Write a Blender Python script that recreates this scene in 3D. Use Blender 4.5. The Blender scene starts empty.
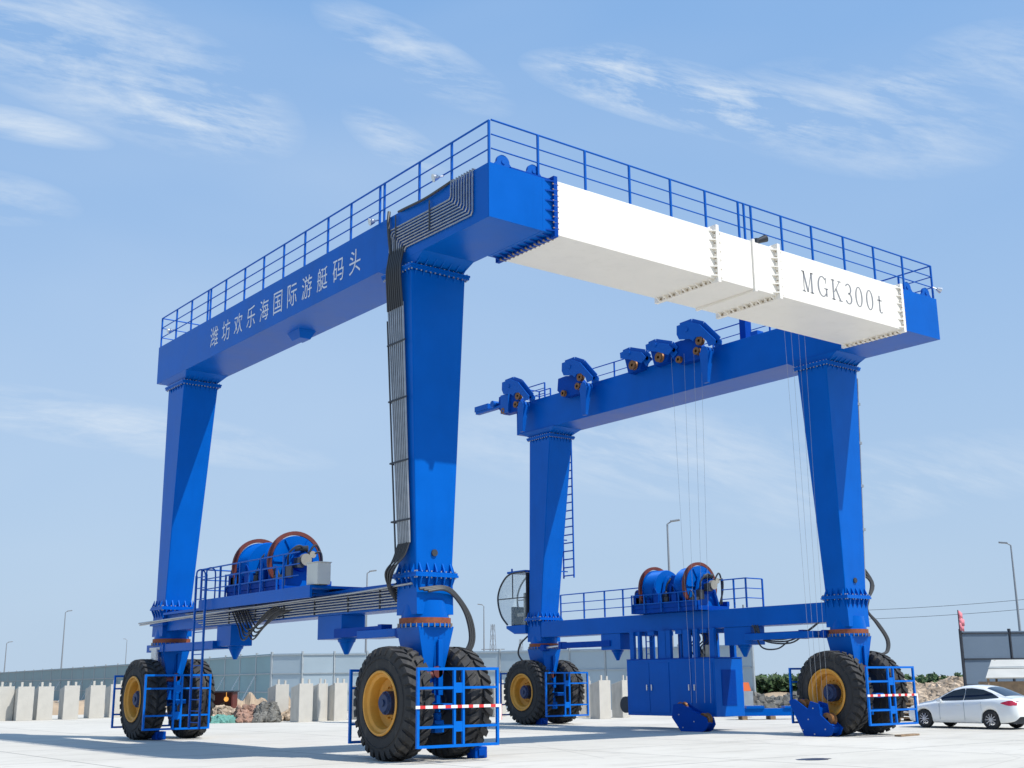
import bpy, math, random
from mathutils import Vector, Matrix
random.seed(7)
R_ = math.radians
S = bpy.context.scene
COL = S.collection

# ------------------------------------------------------------------ camera, sky, sun, exposure
cam = bpy.data.cameras.new('camera'); co = bpy.data.objects.new('camera', cam); COL.objects.link(co); S.camera = co
YAW, PITCH, ROLL, FPX = 0.6590, 0.2403, -0.0104, 1207.6
F = Vector((math.sin(YAW)*math.cos(PITCH), math.cos(YAW)*math.cos(PITCH), math.sin(PITCH)))
RT = Vector((math.cos(YAW), -math.sin(YAW), 0)); UP = RT.cross(F)
c_, s_ = math.cos(ROLL), math.sin(ROLL)
RX = RT*c_ + UP*s_      # the photograph hangs about half a degree off level
UX = RX.cross(F)
m = Matrix((RX, UX, -F)).transposed().to_4x4()
CAM = Vector((-14.044, -22.198, 1.6)); m.translation = CAM
co.matrix_world = m
cam.sensor_width = 36; cam.lens = FPX/1024*36; cam.clip_start = .1; cam.clip_end = 6000

SUNV = Vector((.25, -.632, 1)).normalized()
EL = math.asin(SUNV.z); AZ = math.atan2(SUNV.x, SUNV.y)
sun = bpy.data.lights.new('sun', 'SUN'); sun.energy = 5.0; sun.angle = R_(.5); sun.color = (1, .96, .9)
so = bpy.data.objects.new('sun', sun); COL.objects.link(so); so.rotation_euler = SUNV.to_track_quat('Z', 'Y').to_euler(); so.location = (0, 0, 60)

W = bpy.data.worlds.new('World'); S.world = W; W.use_nodes = True
nt = W.node_tree; N = nt.nodes; L = nt.links; N.clear()
def nd(t, **k):
    n = N.new(t)
    for a, b in k.items(): setattr(n, a, b)
    return n
sky = nd('ShaderNodeTexSky', sky_type='NISHITA', sun_disc=False, sun_elevation=EL, sun_rotation=AZ, altitude=0, air_density=1.0, dust_density=.35, ozone_density=4.0)
bg = nd('ShaderNodeBackground'); bg.inputs[1].default_value = .15
out = nd('ShaderNodeOutputWorld')
tc = nd('ShaderNodeTexCoord')
def mth(op, a, b=None, clamp=False):
    n = N.new('ShaderNodeMath'); n.operation = op; n.use_clamp = clamp
    for i, v in enumerate((a, b)):
        if v is None: continue
        if isinstance(v, (int, float)): n.inputs[i].default_value = v
        else: L.new(v, n.inputs[i])
    return n.outputs[0]
def dot(v):
    n = N.new('ShaderNodeVectorMath'); n.operation = 'DOT_PRODUCT'; L.new(tc.outputs['Generated'], n.inputs[0]); n.inputs[1].default_value = v
    return n.outputs['Value']
def noise(scale, vec=None, detail=5, dist=0., rough=.55, stretch=(1, 1, 1), rot=(0, 0, 0)):
    mp = N.new('ShaderNodeMapping'); L.new(tc.outputs['Generated'], mp.inputs[0]); mp.inputs['Scale'].default_value = stretch; mp.inputs['Rotation'].default_value = rot
    n = N.new('ShaderNodeTexNoise'); n.inputs['Scale'].default_value = scale; n.inputs['Detail'].default_value = detail; n.inputs['Roughness'].default_value = rough; n.inputs['Distortion'].default_value = dist
    L.new(mp.outputs[0], n.inputs['Vector']); return n.outputs['Fac']
def sky_dir(az, el): return Vector((math.sin(az)*math.cos(el), math.cos(az)*math.cos(el), math.sin(el)))
def pdir(u, v):
    A, B = u-512, v-384; return (F + RX*(A/FPX) - UX*(B/FPX)).normalized()
cd = pdir(600, 90); cr = Vector((cd.y, -cd.x, 0)).normalized(); cu = cr.cross(cd)
def tilted(tl): return cr*math.cos(tl)+cu*math.sin(tl), cu*math.cos(tl)-cr*math.sin(tl)
t1, t2 = tilted(-.27)
def streak(s1, s2, scale, detail, dist, rough, off=0.):
    cx = N.new('ShaderNodeCombineXYZ'); L.new(mth('MULTIPLY', dot(t1), s1), cx.inputs[0]); L.new(mth('MULTIPLY', dot(t2), s2), cx.inputs[1]); cx.inputs[2].default_value = off
    n = N.new('ShaderNodeTexNoise'); n.inputs['Scale'].default_value = scale; n.inputs['Detail'].default_value = detail; n.inputs['Roughness'].default_value = rough; n.inputs['Distortion'].default_value = dist
    L.new(cx.outputs[0], n.inputs['Vector']); return n.outputs['Fac']
wisp = streak(4, 12, 1.6, 12, .45, .66)
fine = streak(8, 46, 1.5, 10, .35, .68, 3.)
soft = noise(1.6, dist=.4, detail=3, stretch=(1, 1, 2.6))
dens = None
for u, v, a, b, tilt, st in ((700, 100, 180, 34, -.30, 1.2), (612, 74, 58, 30, -.1, .95), (860, 118, 150, 56, -.25, .42), (905, 86, 60, 14, -.08, .85),
        (110, 62, 190, 66, -.25, .60), (200, 118, 95, 32, -.12, .90), (50, 30, 150, 40, -.1, .45), (25, 126, 80, 16, -.05, .5), (415, 58, 110, 30, -.45, .5), (395, 142, 60, 22, -.5, .5),
        (110, 425, 220, 26, -.12, .45), (640, 450, 220, 50, -.1, .35), (900, 480, 180, 40, .1, .3), (-20, 195, 90, 26, 0, .35), (1040, 60, 120, 40, -.2, .35)):
    d = pdir(u, v); r = Vector((d.y, -d.x, 0)).normalized(); w2 = r.cross(d)
    r2 = r*math.cos(tilt) + w2*math.sin(tilt); u2 = w2*math.cos(tilt) - r*math.sin(tilt)
    e = mth('ADD', mth('POWER', mth('DIVIDE', dot(r2), a/FPX), 2.), mth('POWER', mth('ABSOLUTE', mth('DIVIDE', dot(u2), b/FPX)), 2.))
    w = mth('MULTIPLY', mth('MULTIPLY', mth('SUBTRACT', 1., e, True), mth('GREATER_THAN', dot(d), 0.2)), st)
    dens = w if dens is None else mth('MAXIMUM', dens, w)
wv = mth('MULTIPLY', mth('SUBTRACT', mth('ADD', wisp, mth('MULTIPLY', mth('SUBTRACT', fine, .5), .8)), .40, True), 3.2, True)
cl = mth('MULTIPLY', mth('MULTIPLY', mth('POWER', dens, .7), 1.05), wv, True)
veil = mth('MULTIPLY', mth('MULTIPLY', mth('SUBTRACT', soft, .42, True), 1.1), .55)
cl = mth('ADD', cl, veil, True)
hz = nd('ShaderNodeMixRGB'); hz.inputs[0].default_value = .70; L.new(sky.outputs[0], hz.inputs[1]); hz.inputs[2].default_value = (1.80, 3.45, 6.1, 1)   # summer haze veil
h2 = nd('ShaderNodeMixRGB'); L.new(mth('MULTIPLY', mth('POWER', mth('SUBTRACT', 1., mth('DIVIDE', dot((0, 0, 1)), .55), True), 1.15), .95), h2.inputs[0]); L.new(hz.outputs[0], h2.inputs[1]); h2.inputs[2].default_value = (3.2, 4.1, 5.15, 1)
mix = nd('ShaderNodeMixRGB'); L.new(cl, mix.inputs[0]); L.new(h2.outputs[0], mix.inputs[1]); mix.inputs[2].default_value = (4.7, 5.35, 6.1, 1)
L.new(mix.outputs[0], bg.inputs[0]); L.new(bg.outputs[0], out.inputs[0])
S.view_settings.view_transform = 'Standard'; S.view_settings.look = 'None'; S.view_settings.exposure = 0.0; S.view_settings.gamma = 1
S.view_settings.use_curve_mapping = False

# ------------------------------------------------------------------ materials
def mat(name, col, rough=.5, metal=0., var=.0, vscale=3., bump=0., bscale=40., spec=.5, coat=0., dirt=None, dirt_scale=1.2, dirt_amt=.5, island=0.):
    M = bpy.data.materials.new(name); M.use_nodes = True; n = M.node_tree.nodes; l = M.node_tree.links; b = n['Principled BSDF']
    b.inputs['Base Color'].default_value = (*col, 1); b.inputs['Roughness'].default_value = rough; b.inputs['Metallic'].default_value = metal
    b.inputs['Specular IOR Level'].default_value = spec; b.inputs['Coat Weight'].default_value = coat
    if 'blue_paint' in name: b.inputs['Specular Tint'].default_value = (.15, .45, 1, 1)
    g = n.new('ShaderNodeTexCoord'); src = None
    if var or dirt:
        t = n.new('ShaderNodeTexNoise'); t.inputs['Scale'].default_value = vscale; t.inputs['Detail'].default_value = 6; l.new(g.outputs['Object'], t.inputs['Vector'])
        r = n.new('ShaderNodeMapRange'); r.inputs[1].default_value = .3; r.inputs[2].default_value = .7; r.inputs[3].default_value = 1-var; r.inputs[4].default_value = 1+var; l.new(t.outputs['Fac'], r.inputs[0])
        mx = n.new('ShaderNodeVectorMath'); mx.operation = 'SCALE'; mx.inputs[0].default_value = col; l.new(r.outputs[0], mx.inputs['Scale']); src = mx.outputs[0]
        rr = n.new('ShaderNodeMapRange'); rr.inputs[3].default_value = rough*.8; rr.inputs[4].default_value = min(1, rough*1.3); l.new(t.outputs['Fac'], rr.inputs[0]); l.new(rr.outputs[0], b.inputs['Roughness'])
    if island:
        ge = n.new('ShaderNodeNewGeometry'); r = n.new('ShaderNodeMapRange'); r.inputs[3].default_value = 1-island; r.inputs[4].default_value = 1+island; l.new(ge.outputs['Random Per Island'], r.inputs[0])
        mx = n.new('ShaderNodeVectorMath'); mx.operation = 'SCALE'; l.new(r.outputs[0], mx.inputs['Scale'])
        if src: l.new(src, mx.inputs[0])
        else: mx.inputs[0].default_value = col
        src = mx.outputs[0]
    if dirt:
        mp = n.new('ShaderNodeMapping'); mp.inputs['Scale'].default_value = (2.5, 2.5, .35); l.new(g.outputs['Object'], mp.inputs[0])
        t2 = n.new('ShaderNodeTexNoise'); t2.inputs['Scale'].default_value = dirt_scale; t2.inputs['Detail'].default_value = 8; t2.inputs['Roughness'].default_value = .65; l.new(mp.outputs[0], t2.inputs['Vector'])
        r2 = n.new('ShaderNodeMapRange'); r2.inputs[1].default_value = .52; r2.inputs[2].default_value = .75; r2.inputs[4].default_value = dirt_amt; l.new(t2.outputs['Fac'], r2.inputs[0])
        m2 = n.new('ShaderNodeMixRGB'); l.new(r2.outputs[0], m2.inputs[0]); l.new(src, m2.inputs[1]); m2.inputs[2].default_value = (*dirt, 1); src = m2.outputs[0]
    if src: l.new(src, b.inputs['Base Color'])
    if bump:
        t = n.new('ShaderNodeTexNoise'); t.inputs['Scale'].default_value = bscale; t.inputs['Detail'].default_value = 5; l.new(g.outputs['Object'], t.inputs['Vector'])
        bp = n.new('ShaderNodeBump'); bp.inputs['Strength'].default_value = bump; bp.inputs['Distance'].default_value = .02; l.new(t.outputs['Fac'], bp.inputs['Height']); l.new(bp.outputs[0], b.inputs['Normal'])
    return M
BLUE = mat('blue_paint', (.0, .098, .45), .34, var=.08, vscale=.9, bump=.14, bscale=1.3, spec=.32, dirt=(.0, .07, .34), dirt_amt=.30)
DBLUE = mat('deep_blue_paint', (.0, .050, .32), .5, var=.08, vscale=2, bump=.05, bscale=3, spec=.2)
WHITE = mat('white_paint', (.86, .82, .74), .42, var=.02, vscale=1, bump=.08, bscale=1.2, dirt=(.62, .58, .50), dirt_amt=.22)
BOLT = mat('bolt_zinc', (.42, .45, .50), .35, .7)
DBOLT = mat('weathered_bolt', (.30, .24, .17), .6, .2)
RUBBER = mat('tyre_rubber', (.026, .026, .027), .82, var=.25, vscale=5, bump=.3, bscale=30, dirt=(.15, .135, .11), dirt_scale=2.0, dirt_amt=.42)
YEL = mat('yellow_rim_paint', (.62, .29, .035), .5, var=.08, vscale=4, dirt=(.30, .17, .05), dirt_amt=.35)
DARK = mat('dark_steel', (.035, .04, .05), .5, .2, var=.2)
HOSE = mat('black_hose', (.045, .047, .05), .5)
PIPE = mat('grey_pipe', (.36, .38, .40), .35, .65, var=.12, vscale=6)
RED = mat('red_oxide_paint', (.13, .025, .018), .55, var=.15, vscale=6)
ORING = mat('rusty_ring_steel', (.22, .055, .02), .65, var=.3, vscale=10)
HUBM = mat('dark_blue_hub', (.01, .03, .10), .5, var=.2)
BRASS = mat('rusty_sheave_steel', (.22, .10, .035), .5, .4, var=.3, vscale=12)
BEIGE = mat('pale_cabinet_paint', (.55, .56, .52), .5, var=.04)
CREAM = mat('silver_machine_part', (.34, .32, .26), .35, .3, var=.1)
SILV = mat('silver_metal', (.6, .61, .63), .28, .8)
TXT = mat('silver_lettering', (.62, .66, .74), .5)
TXG = mat('grey_lettering', (.22, .23, .25), .6)
LBLUE = mat('railing_blue_paint', (.002, .09, .42), .42, var=.05)
GRD = mat('guard_blue_paint', (.0, .13, .55), .4, var=.06)
FENCE = mat('teal_barrier_panel', (.19, .31, .34), .55, var=.10, vscale=.35, island=.07)
FENCE2 = mat('grey_barrier_panel', (.34, .42, .47), .55, var=.08, vscale=.35, island=.05)
FENCE3 = mat('slate_sheet_panel', (.13, .18, .24), .5, var=.10, vscale=.5, island=.06)
POSTM = mat('galvanised_post', (.38, .42, .44), .5, .3, var=.1)
PALE = mat('pale_strut', (.6, .65, .66), .6)
BLOCK = mat('precast_concrete', (.52, .49, .43), .85, var=.10, vscale=2.2, bump=.3, bscale=12, dirt=(.28, .25, .20), dirt_amt=.35)
BLOCKW = mat('whitewashed_concrete', (.50, .48, .43), .85, var=.06, vscale=2.2, bump=.3, bscale=12, dirt=(.40, .37, .31), dirt_amt=.3)
EARTH = mat('dry_earth', (.36, .27, .18), .95, var=.25, vscale=.5, bump=.6, bscale=3)
REDEARTH = mat('red_earth', (.30, .18, .13), .95, var=.25, vscale=2, bump=.6, bscale=6)
ROCK = mat('quarry_stone', (.36, .28, .20), .9, var=.25, vscale=2, bump=.5, bscale=6, island=.4)
DROCK = mat('dark_rubble', (.13, .125, .11), .9, var=.3, vscale=2, bump=.5, bscale=6, island=.4)
NET = mat('green_dust_net', (.12, .30, .25), .8, var=.2, vscale=5)
ORANGE = mat('orange_plastic', (.75, .16, .04), .5)
PINK = mat('red_flag_cloth', (.70, .22, .26), .8)
TARP = mat('pale_tarpaulin', (.44, .44, .41), .8, var=.08, vscale=1.2, bump=.4, bscale=3)
WOOD = mat('pallet_wood', (.26, .18, .11), .85, var=.2, vscale=6)
LAMPG = mat('lamp_post_grey', (.28, .31, .34), .5, .3)
HAIRY = mat('leaf_green', (.045, .085, .025), .8, island=.5, var=.2)
TRUNK = mat('bark', (.08, .06, .04), .9)
def glassmat(name, col, rough=.05, alpha=.35):
    M = mat(name, col, rough); b = M.node_tree.nodes['Principled BSDF']; b.inputs['Alpha'].default_value = alpha; return M
CABGL = glassmat('cab_glass', (.45, .55, .58), .04, .28)
CARGL = mat('tinted_car_glass', (.008, .010, .014), .06, coat=.5)
CARW = mat('white_car_paint', (.86, .88, .86), .25, coat=1.0)
LENS = mat('red_lamp_lens', (.55, .02, .05), .15, coat=1)
TAPE = None
def tape_mat():
    M = bpy.data.materials.new('red_white_tape'); M.use_nodes = True; n = M.node_tree.nodes; l = M.node_tree.links; b = n['Principled BSDF']
    g = n.new('ShaderNodeTexCoord'); w = n.new('ShaderNodeTexWave'); w.wave_type = 'BANDS'; w.bands_direction = 'X'; w.inputs['Scale'].default_value = 1.1; w.inputs['Distortion'].default_value = 2.5; w.inputs['Detail Scale'].default_value = .9
    l.new(g.outputs['Object'], w.inputs['Vector']); r = n.new('ShaderNodeValToRGB'); r.color_ramp.interpolation = 'CONSTANT'
    r.color_ramp.elements[0].color = (.75, .75, .72, 1); r.color_ramp.elements[1].position = .6; r.color_ramp.elements[1].color = (.65, .03, .03, 1)
    l.new(w.outputs['Fac'], r.inputs[0]); l.new(r.outputs[0], b.inputs['Base Color']); b.inputs['Roughness'].default_value = .5
    return M
TAPE = tape_mat()
def yard_mat():
    M = bpy.data.materials.new('yard_concrete'); M.use_nodes = True; n = M.node_tree.nodes; l = M.node_tree.links; b = n['Principled BSDF']
    g = n.new('ShaderNodeTexCoord')
    def tex(scale, det=6, stretch=None, rough=.6):
        t = n.new('ShaderNodeTexNoise'); t.inputs['Scale'].default_value = scale; t.inputs['Detail'].default_value = det; t.inputs['Roughness'].default_value = rough
        if stretch:
            mp = n.new('ShaderNodeMapping'); mp.inputs['Scale'].default_value = stretch; l.new(g.outputs['Object'], mp.inputs[0]); l.new(mp.outputs[0], t.inputs['Vector'])
        else: l.new(g.outputs['Object'], t.inputs['Vector'])
        return t.outputs['Fac']
    def rng(f, a, b_, c, d):
        r = n.new('ShaderNodeMapRange'); l.new(f, r.inputs[0])
        for i, v in enumerate((a, b_, c, d)): r.inputs[i+1].default_value = v
        return r.outputs[0]
    def mixc(f, A, B):
        mx = n.new('ShaderNodeMixRGB'); l.new(f, mx.inputs[0])
        for i, v in ((1, A), (2, B)):
            if isinstance(v, tuple): mx.inputs[i].default_value = (*v, 1)
            else: l.new(v, mx.inputs[i])
        return mx.outputs[0]
    c = mixc(rng(tex(.12, 5), .35, .65, 0, 1), (.50, .472, .405), (.59, .562, .495))
    c = mixc(rng(tex(.55, 8, (1, 2.2, 1), .7), .50, .72, 0, .45), c, (.34, .315, .275))
    c = mixc(rng(tex(3.5, 8, None, .7), .62, .74, 0, .35), c, (.28, .255, .22))
    c = mixc(rng(tex(.8, 5, (1, 3.0, 1), .55), .64, .72, 0, .6), c, (.27, .25, .22))
    c = mixc(rng(tex(.30, 9, (.5, 3.0, 1), .75), .54, .68, 0, .5), c, (.35, .32, .27))
    vo = n.new('ShaderNodeTexVoronoi'); vo.feature = 'DISTANCE_TO_EDGE'; vo.inputs['Scale'].default_value = .16; l.new(g.outputs['Object'], vo.inputs['Vector'])
    c = mixc(rng(vo.outputs['Distance'], 0, .0035, .55, 0), c, (.24, .22, .19))
    c = mixc(rng(tex(9, 6), .3, .7, 0, .25), c, (.56, .54, .50))
    # slab joints, a 5 m grid running with the crane rails
    br = n.new('ShaderNodeTexBrick'); br.offset = 0; br.inputs['Scale'].default_value = 1.0; br.inputs['Brick Width'].default_value = 5.; br.inputs['Row Height'].default_value = 5.; br.inputs['Mortar Size'].default_value = .03
    br.inputs['Color1'].default_value = (0, 0, 0, 1); br.inputs['Color2'].default_value = (0, 0, 0, 1); br.inputs['Mortar'].default_value = (1, 1, 1, 1)
    l.new(g.outputs['Object'], br.inputs['Vector'])
    c = mixc(rng(br.outputs['Fac'], 0, 1, 0, .8), c, (.20, .19, .17))
    l.new(c, b.inputs['Base Color']); b.inputs['Roughness'].default_value = .9
    bp = n.new('ShaderNodeBump'); bp.inputs['Strength'].default_value = .35; bp.inputs['Distance'].default_value = .01; l.new(tex(14, 8), bp.inputs['Height']); l.new(bp.outputs[0], b.inputs['Normal'])
    return M
YARD = yard_mat()

# ------------------------------------------------------------------ mesh builder
class MB:
    def __init__(s): s.v = []; s.f = []; s.m = []; s.mi = 0
    def add(s, vs, fs):
        k = len(s.v); s.v += [Vector(p) for p in vs]; s.f += [tuple(k+i for i in f) for f in fs]; s.m += [s.mi]*len(fs); return s
    def hexa(s, p):   # 8 points: bottom 4 (ccw) then top 4
        return s.add(p, [(3, 2, 1, 0), (4, 5, 6, 7), (0, 1, 5, 4), (1, 2, 6, 5), (2, 3, 7, 6), (3, 0, 4, 7)])
    def box(s, x0, x1, y0, y1, z0, z1):
        return s.hexa([(x0, y0, z0), (x1, y0, z0), (x1, y1, z0), (x0, y1, z0), (x0, y0, z1), (x1, y0, z1), (x1, y1, z1), (x0, y1, z1)])
    def frust(s, c0, hx0, hy0, z0, c1, hx1, hy1, z1):
        return s.hexa([(c0[0]+a*hx0, c0[1]+b*hy0, z0) for a, b in ((-1, -1), (1, -1), (1, 1), (-1, 1))] + [(c1[0]+a*hx1, c1[1]+b*hy1, z1) for a, b in ((-1, -1), (1, -1), (1, 1), (-1, 1))])
    def bar(s, p0, p1, w, h=None, up=(0, 0, 1)):
        p0, p1 = Vector(p0), Vector(p1); h = h or w; d = (p1-p0).normalized(); u = Vector(up)
        if abs(d.dot(u)) > .98: u = Vector((0, 1, 0))
        a = d.cross(u).normalized()*w/2; b = a.cross(d).normalized()*h/2
        return s.hexa([p0-a-b, p0+a-b, p0+a+b, p0-a+b, p1-a-b, p1+a-b, p1+a+b, p1-a+b])
    def cyl(s, p0, p1, r0, r1=None, n=16, caps=True):
        p0, p1 = Vector(p0), Vector(p1); r1 = r0 if r1 is None else r1; d = (p1-p0).normalized()
        u = Vector((0, 0, 1)) if abs(d.z) < .9 else Vector((1, 0, 0)); a = d.cross(u).normalized(); b = a.cross(d)
        vs = [p0+(a*math.cos(t)+b*math.sin(t))*r0 for t in (2*math.pi*i/n for i in range(n))] + [p1+(a*math.cos(t)+b*math.sin(t))*r1 for t in (2*math.pi*i/n for i in range(n))]
        fs = [(i, (i+1) % n, n+(i+1) % n, n+i) for i in range(n)]
        if caps: fs += [tuple(range(n-1, -1, -1)), tuple(range(n, 2*n))]
        return s.add(vs, fs)
    def tube(s, pts, r, n=8, smooth=True):
        P = [Vector(p) for p in pts]
        if smooth and len(P) > 2:
            Q = []; E = [P[0]*2-P[1]] + P + [P[-1]*2-P[-2]]
            for i in range(1, len(E)-2):
                for k in range(6):
                    t = k/6; a, b, c, d = E[i-1:i+3]
                    Q.append(.5*((2*b) + (c-a)*t + (2*a-5*b+4*c-d)*t*t + (3*b-a-3*c+d)*t**3))
            Q.append(P[-1]); P = Q
        vs = []; fs = []; u = None
        for i, p in enumerate(P):
            d = (P[min(i+1, len(P)-1)]-P[max(i-1, 0)]).normalized()
            if u is None: u = d.orthogonal().normalized()
            u = (u - d*u.dot(d)).normalized(); w = d.cross(u)
            vs += [p+(u*math.cos(t)+w*math.sin(t))*r for t in (2*math.pi*k/n for k in range(n))]
            if i: fs += [((i-1)*n+k, (i-1)*n+(k+1) % n, i*n+(k+1) % n, i*n+k) for k in range(n)]
        fs += [tuple(range(n-1, -1, -1)), tuple(len(vs)-n+k for k in range(n))]
        return s.add(vs, fs)
    def prism(s, poly, axis, a0, a1):   # poly in the two other axes, extruded along axis
        def P(u, v, w): return {'x': (w, u, v), 'y': (u, w, v), 'z': (u, v, w)}[axis]
        n = len(poly)
        vs = [P(u, v, a0) for u, v in poly] + [P(u, v, a1) for u, v in poly]
        return s.add(vs, [tuple(range(n)), tuple(range(2*n-1, n-1, -1))] + [(i, n+i, n+(i+1) % n, (i+1) % n) for i in range(n)])
    def lathe(s, prof, c=(0, 0, 0), axis='x', n=48, closed=False):   # prof = (along, radius)
        c = Vector(c); vs = []; k = len(prof)
        for i in range(n):
            t = 2*math.pi*i/n; ca, sa = math.cos(t), math.sin(t)
            for a, r in prof:
                vs.append(c+Vector({'x': (a, r*ca, r*sa), 'y': (r*ca, a, r*sa), 'z': (r*ca, r*sa, a)}[axis]))
        fs = []
        for i in range(n):
            j = (i+1) % n
            for q in range(k if closed else k-1): fs.append((i*k+q, i*k+(q+1) % k, j*k+(q+1) % k, j*k+q))
        return s.add(vs, fs)
    def build(s, name, mats, parent=None, org=None, bevel=0, smooth=35, label=None):
        """vertices are in world coordinates; the object's origin is put at org"""
        mats = mats if isinstance(mats, (list, tuple)) else [mats]
        po = WO.get(parent.name, Vector()) if parent else Vector()
        og = Vector(org) if org is not None else po
        me = bpy.data.meshes.new(name); me.from_pydata([tuple(v-og) for v in s.v], [], s.f)
        for mm in mats: me.materials.append(mm)
        me.polygons.foreach_set('material_index', s.m)
        import bmesh
        b = bmesh.new(); b.from_mesh(me); bmesh.ops.recalc_face_normals(b, faces=b.faces); b.to_mesh(me); b.free()
        if smooth: me.shade_smooth(); me.set_sharp_from_angle(angle=R_(smooth))
        me.update()
        o = bpy.data.objects.new(name, me); COL.objects.link(o); o.location = og-po
        if parent: o.parent = parent
        WO[o.name] = og
        if bevel:
            bm = o.modifiers.new('bevel', 'BEVEL'); bm.width = bevel; bm.segments = 2; bm.limit_method = 'ANGLE'; bm.angle_limit = R_(40); bm.harden_normals = True
        if label: o['label'] = label
        return o
WO = {}
def tag(o, label, cat, group=None, kind=None):
    o['label'] = label; o['category'] = cat
    if group: o['group'] = group
    if kind: o['kind'] = kind
    return o
def struct(o, label=None, kind='structure'):
    o['kind'] = kind
    if label: o['label'] = label
    return o
def empty(name, loc, label=None, cat=None, group=None, rz=0):
    o = bpy.data.objects.new(name, None); COL.objects.link(o); o.location = loc; o.rotation_euler.z = rz; o.empty_display_size = .3; WO[o.name] = Vector(loc)
    if label: tag(o, label, cat, group)
    return o
def kids(o): return [c for c in bpy.data.objects if c.parent == o]
def copy_tree(o, parent=None, loc=None, rz=None):
    ks = kids(o); c = o.copy(); COL.objects.link(c); c.parent = parent
    if loc is not None: c.location = loc
    if rz is not None: c.rotation_euler.z = rz
    for k in ks: copy_tree(k, c)
    return c
def px_dir(u, v):
    a, b = u-512, v-384
    return F + RX*(a/FPX) - UX*(b/FPX)
def at_dist(u, v, depth):
    """ground point seen in column u (row v only steers the tiny roll), at a horizontal distance"""
    d = px_dir(u, v); h = math.hypot(d.x, d.y); return Vector((CAM.x+d.x/h*depth, CAM.y+d.y/h*depth, 0))

# ------------------------------------------------------------------ ground
g = MB(); g.add([(-3000, -3000, -.004), (3000, -3000, -.004), (3000, 3000, -.004), (-3000, 3000, -.004)], [(0, 1, 2, 3)])
struct(g.build('ground', EARTH))
g = MB(); g.add([(-60, -60, 0), (90, -60, 0), (75, 22, 0), (40, 27, 0), (22, 37, 0), (10, 66, 0), (-10, 110, 0), (-60, 110, 0)], [tuple(range(8))])
struct(g.build('concrete_yard', YARD))

# ------------------------------------------------------------------ the crane
w, yf, yb, Ht, Hb, XE, dX = 1.43, -3.35, 14.6, 12.17, 10.95, 16.1, 1.99
XR = XE-w; LX = .70; SX = 14.62+LX; LY = 13.91; HR = 2.86
crane = empty('boat_crane', (8, 7, 0), 'huge blue rubber tyred boat hoist with two side frames joined by a white front beam', 'gantry crane')

def row(mb, p0, p1, n, r, ln, ax, mi=1):
    """a row of bolt heads from p0 to p1 standing along direction ax"""
    o = mb.mi; mb.mi = mi; p0, p1, ax = Vector(p0), Vector(p1), Vector(ax)
    for i in range(n):
        p = p0.lerp(p1, i/(n-1)); mb.cyl(p-ax*ln, p+ax*ln, r, n=6)
    mb.mi = o

# side beams
def side_beam(x0, x1):
    mb = MB()
    lip = .05
    mb.box(x0+lip, x1-lip, yf+.02, yb-.02, Hb+.03, Ht-.03)
    mb.box(x0, x1, yf+.02, yb, Ht-.03, Ht); mb.box(x0, x1, yf+.02, yb, Hb, Hb+.03)       # top and bottom flange plates
    mb2 = MB()
    mb2.box(x0, x1, yf+.02, yb, Hb, Ht)
    return mb2
lb = side_beam(0, w); lb = lb.build('side_beam', BLUE, crane, bevel=.012)
rb = side_beam(XR, XE); rb = rb.build('side_beam', BLUE, crane, bevel=.012)
# drain lugs under the beam
mb = MB(); mb.frust((.95, 6.6), .16, .22, Hb-.22, (.95, 6.6), .26, .34, Hb-.002); mb.build('bottom_bracket', BLUE, lb)
mb = MB(); mb.box(w-.25, w-.12, .9, 1.5, Hb-.12, Hb-.002); mb.build('bottom_bracket', BLUE, lb)
# front corner boxes and the white cross beam between bolted flanges
def section(x0, x1, z0=Hb, z1=Ht, y0=yf, y1=yf+dX):
    m_ = MB(); m_.box(x0, x1, y0, y1, z0, z1); return m_
cb = section(w+.003, 1.73); cb.build('corner_box', BLUE, crane, bevel=.01)
mb = section(0.0, w, y0=yf-.001, y1=yf+.017); mb.build('front_plate', BLUE, lb)
mb = section(14.385, XE, y0=yf, y1=yf+.017); mb.build('front_plate', BLUE, rb)
mb = section(14.385, XR-.003, y0=yf+.02); mb.build('corner_box', BLUE, crane)
xb = section(1.79, 14.3, Hb-.01, Ht+.03).build('cross_beam', WHITE, crane, bevel=.01)
def flange(xc, mats, parent, t=.05, out=.10, back=.16, both=(1, 1), nb=9, name='flange'):
    m_ = MB(); z0, z1, y0, y1 = Hb-.01, Ht+.03, yf, yf+dX
    # ring plate
    m_.box(xc-t, xc+t, y0-out, y0-.002, z0-out, z1+out); m_.box(xc-t, xc+t, y1+.002, y1+out, z0-out, z1+out)
    m_.box(xc-t, xc+t, y0-.002, y1+.002, z1+.002, z1+out); m_.box(xc-t, xc+t, y0-.002, y1+.002, z0-out, z0-.002)
    for sd in (-1, 1):
        if not both[(sd+1)//2]: continue
        for i in range(6):
            z = z0+.06+(z1-z0-.12)*i/5
            a = xc+sd*t; b_ = xc+sd*(t+back)
            m_.prism([(a, y0-out), (a, y0-.002), (b_, y0-.002)], 'z', z-.015, z+.015)
        for i in range(9):
            y = y0+.1+(y1-y0-.2)*i/8; a = xc+sd*t; b_ = xc+sd*(t+back)
            m_.prism([(a, z0-out), (a, z0-.002), (b_, z0-.002)], 'y', y-.015, y+.015)
            m_.prism([(a, z1+out), (a, z1+.002), (b_, z1+.002)], 'y', y-.015, y+.015)
    row(m_, (xc, y0-.055, z0+.12), (xc, y0-.055, z1-.12), nb, .016, t+.03, (1, 0, 0))
    row(m_, (xc, y0+.15, z0-.055), (xc, y1-.15, z0-.055), 12, .024, t+.035, (1, 0, 0))
    return m_.build(name, mats, parent)
flange(1.76, [DBLUE, DBOLT], xb, both=(1, 0), back=.20, out=.07)
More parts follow.
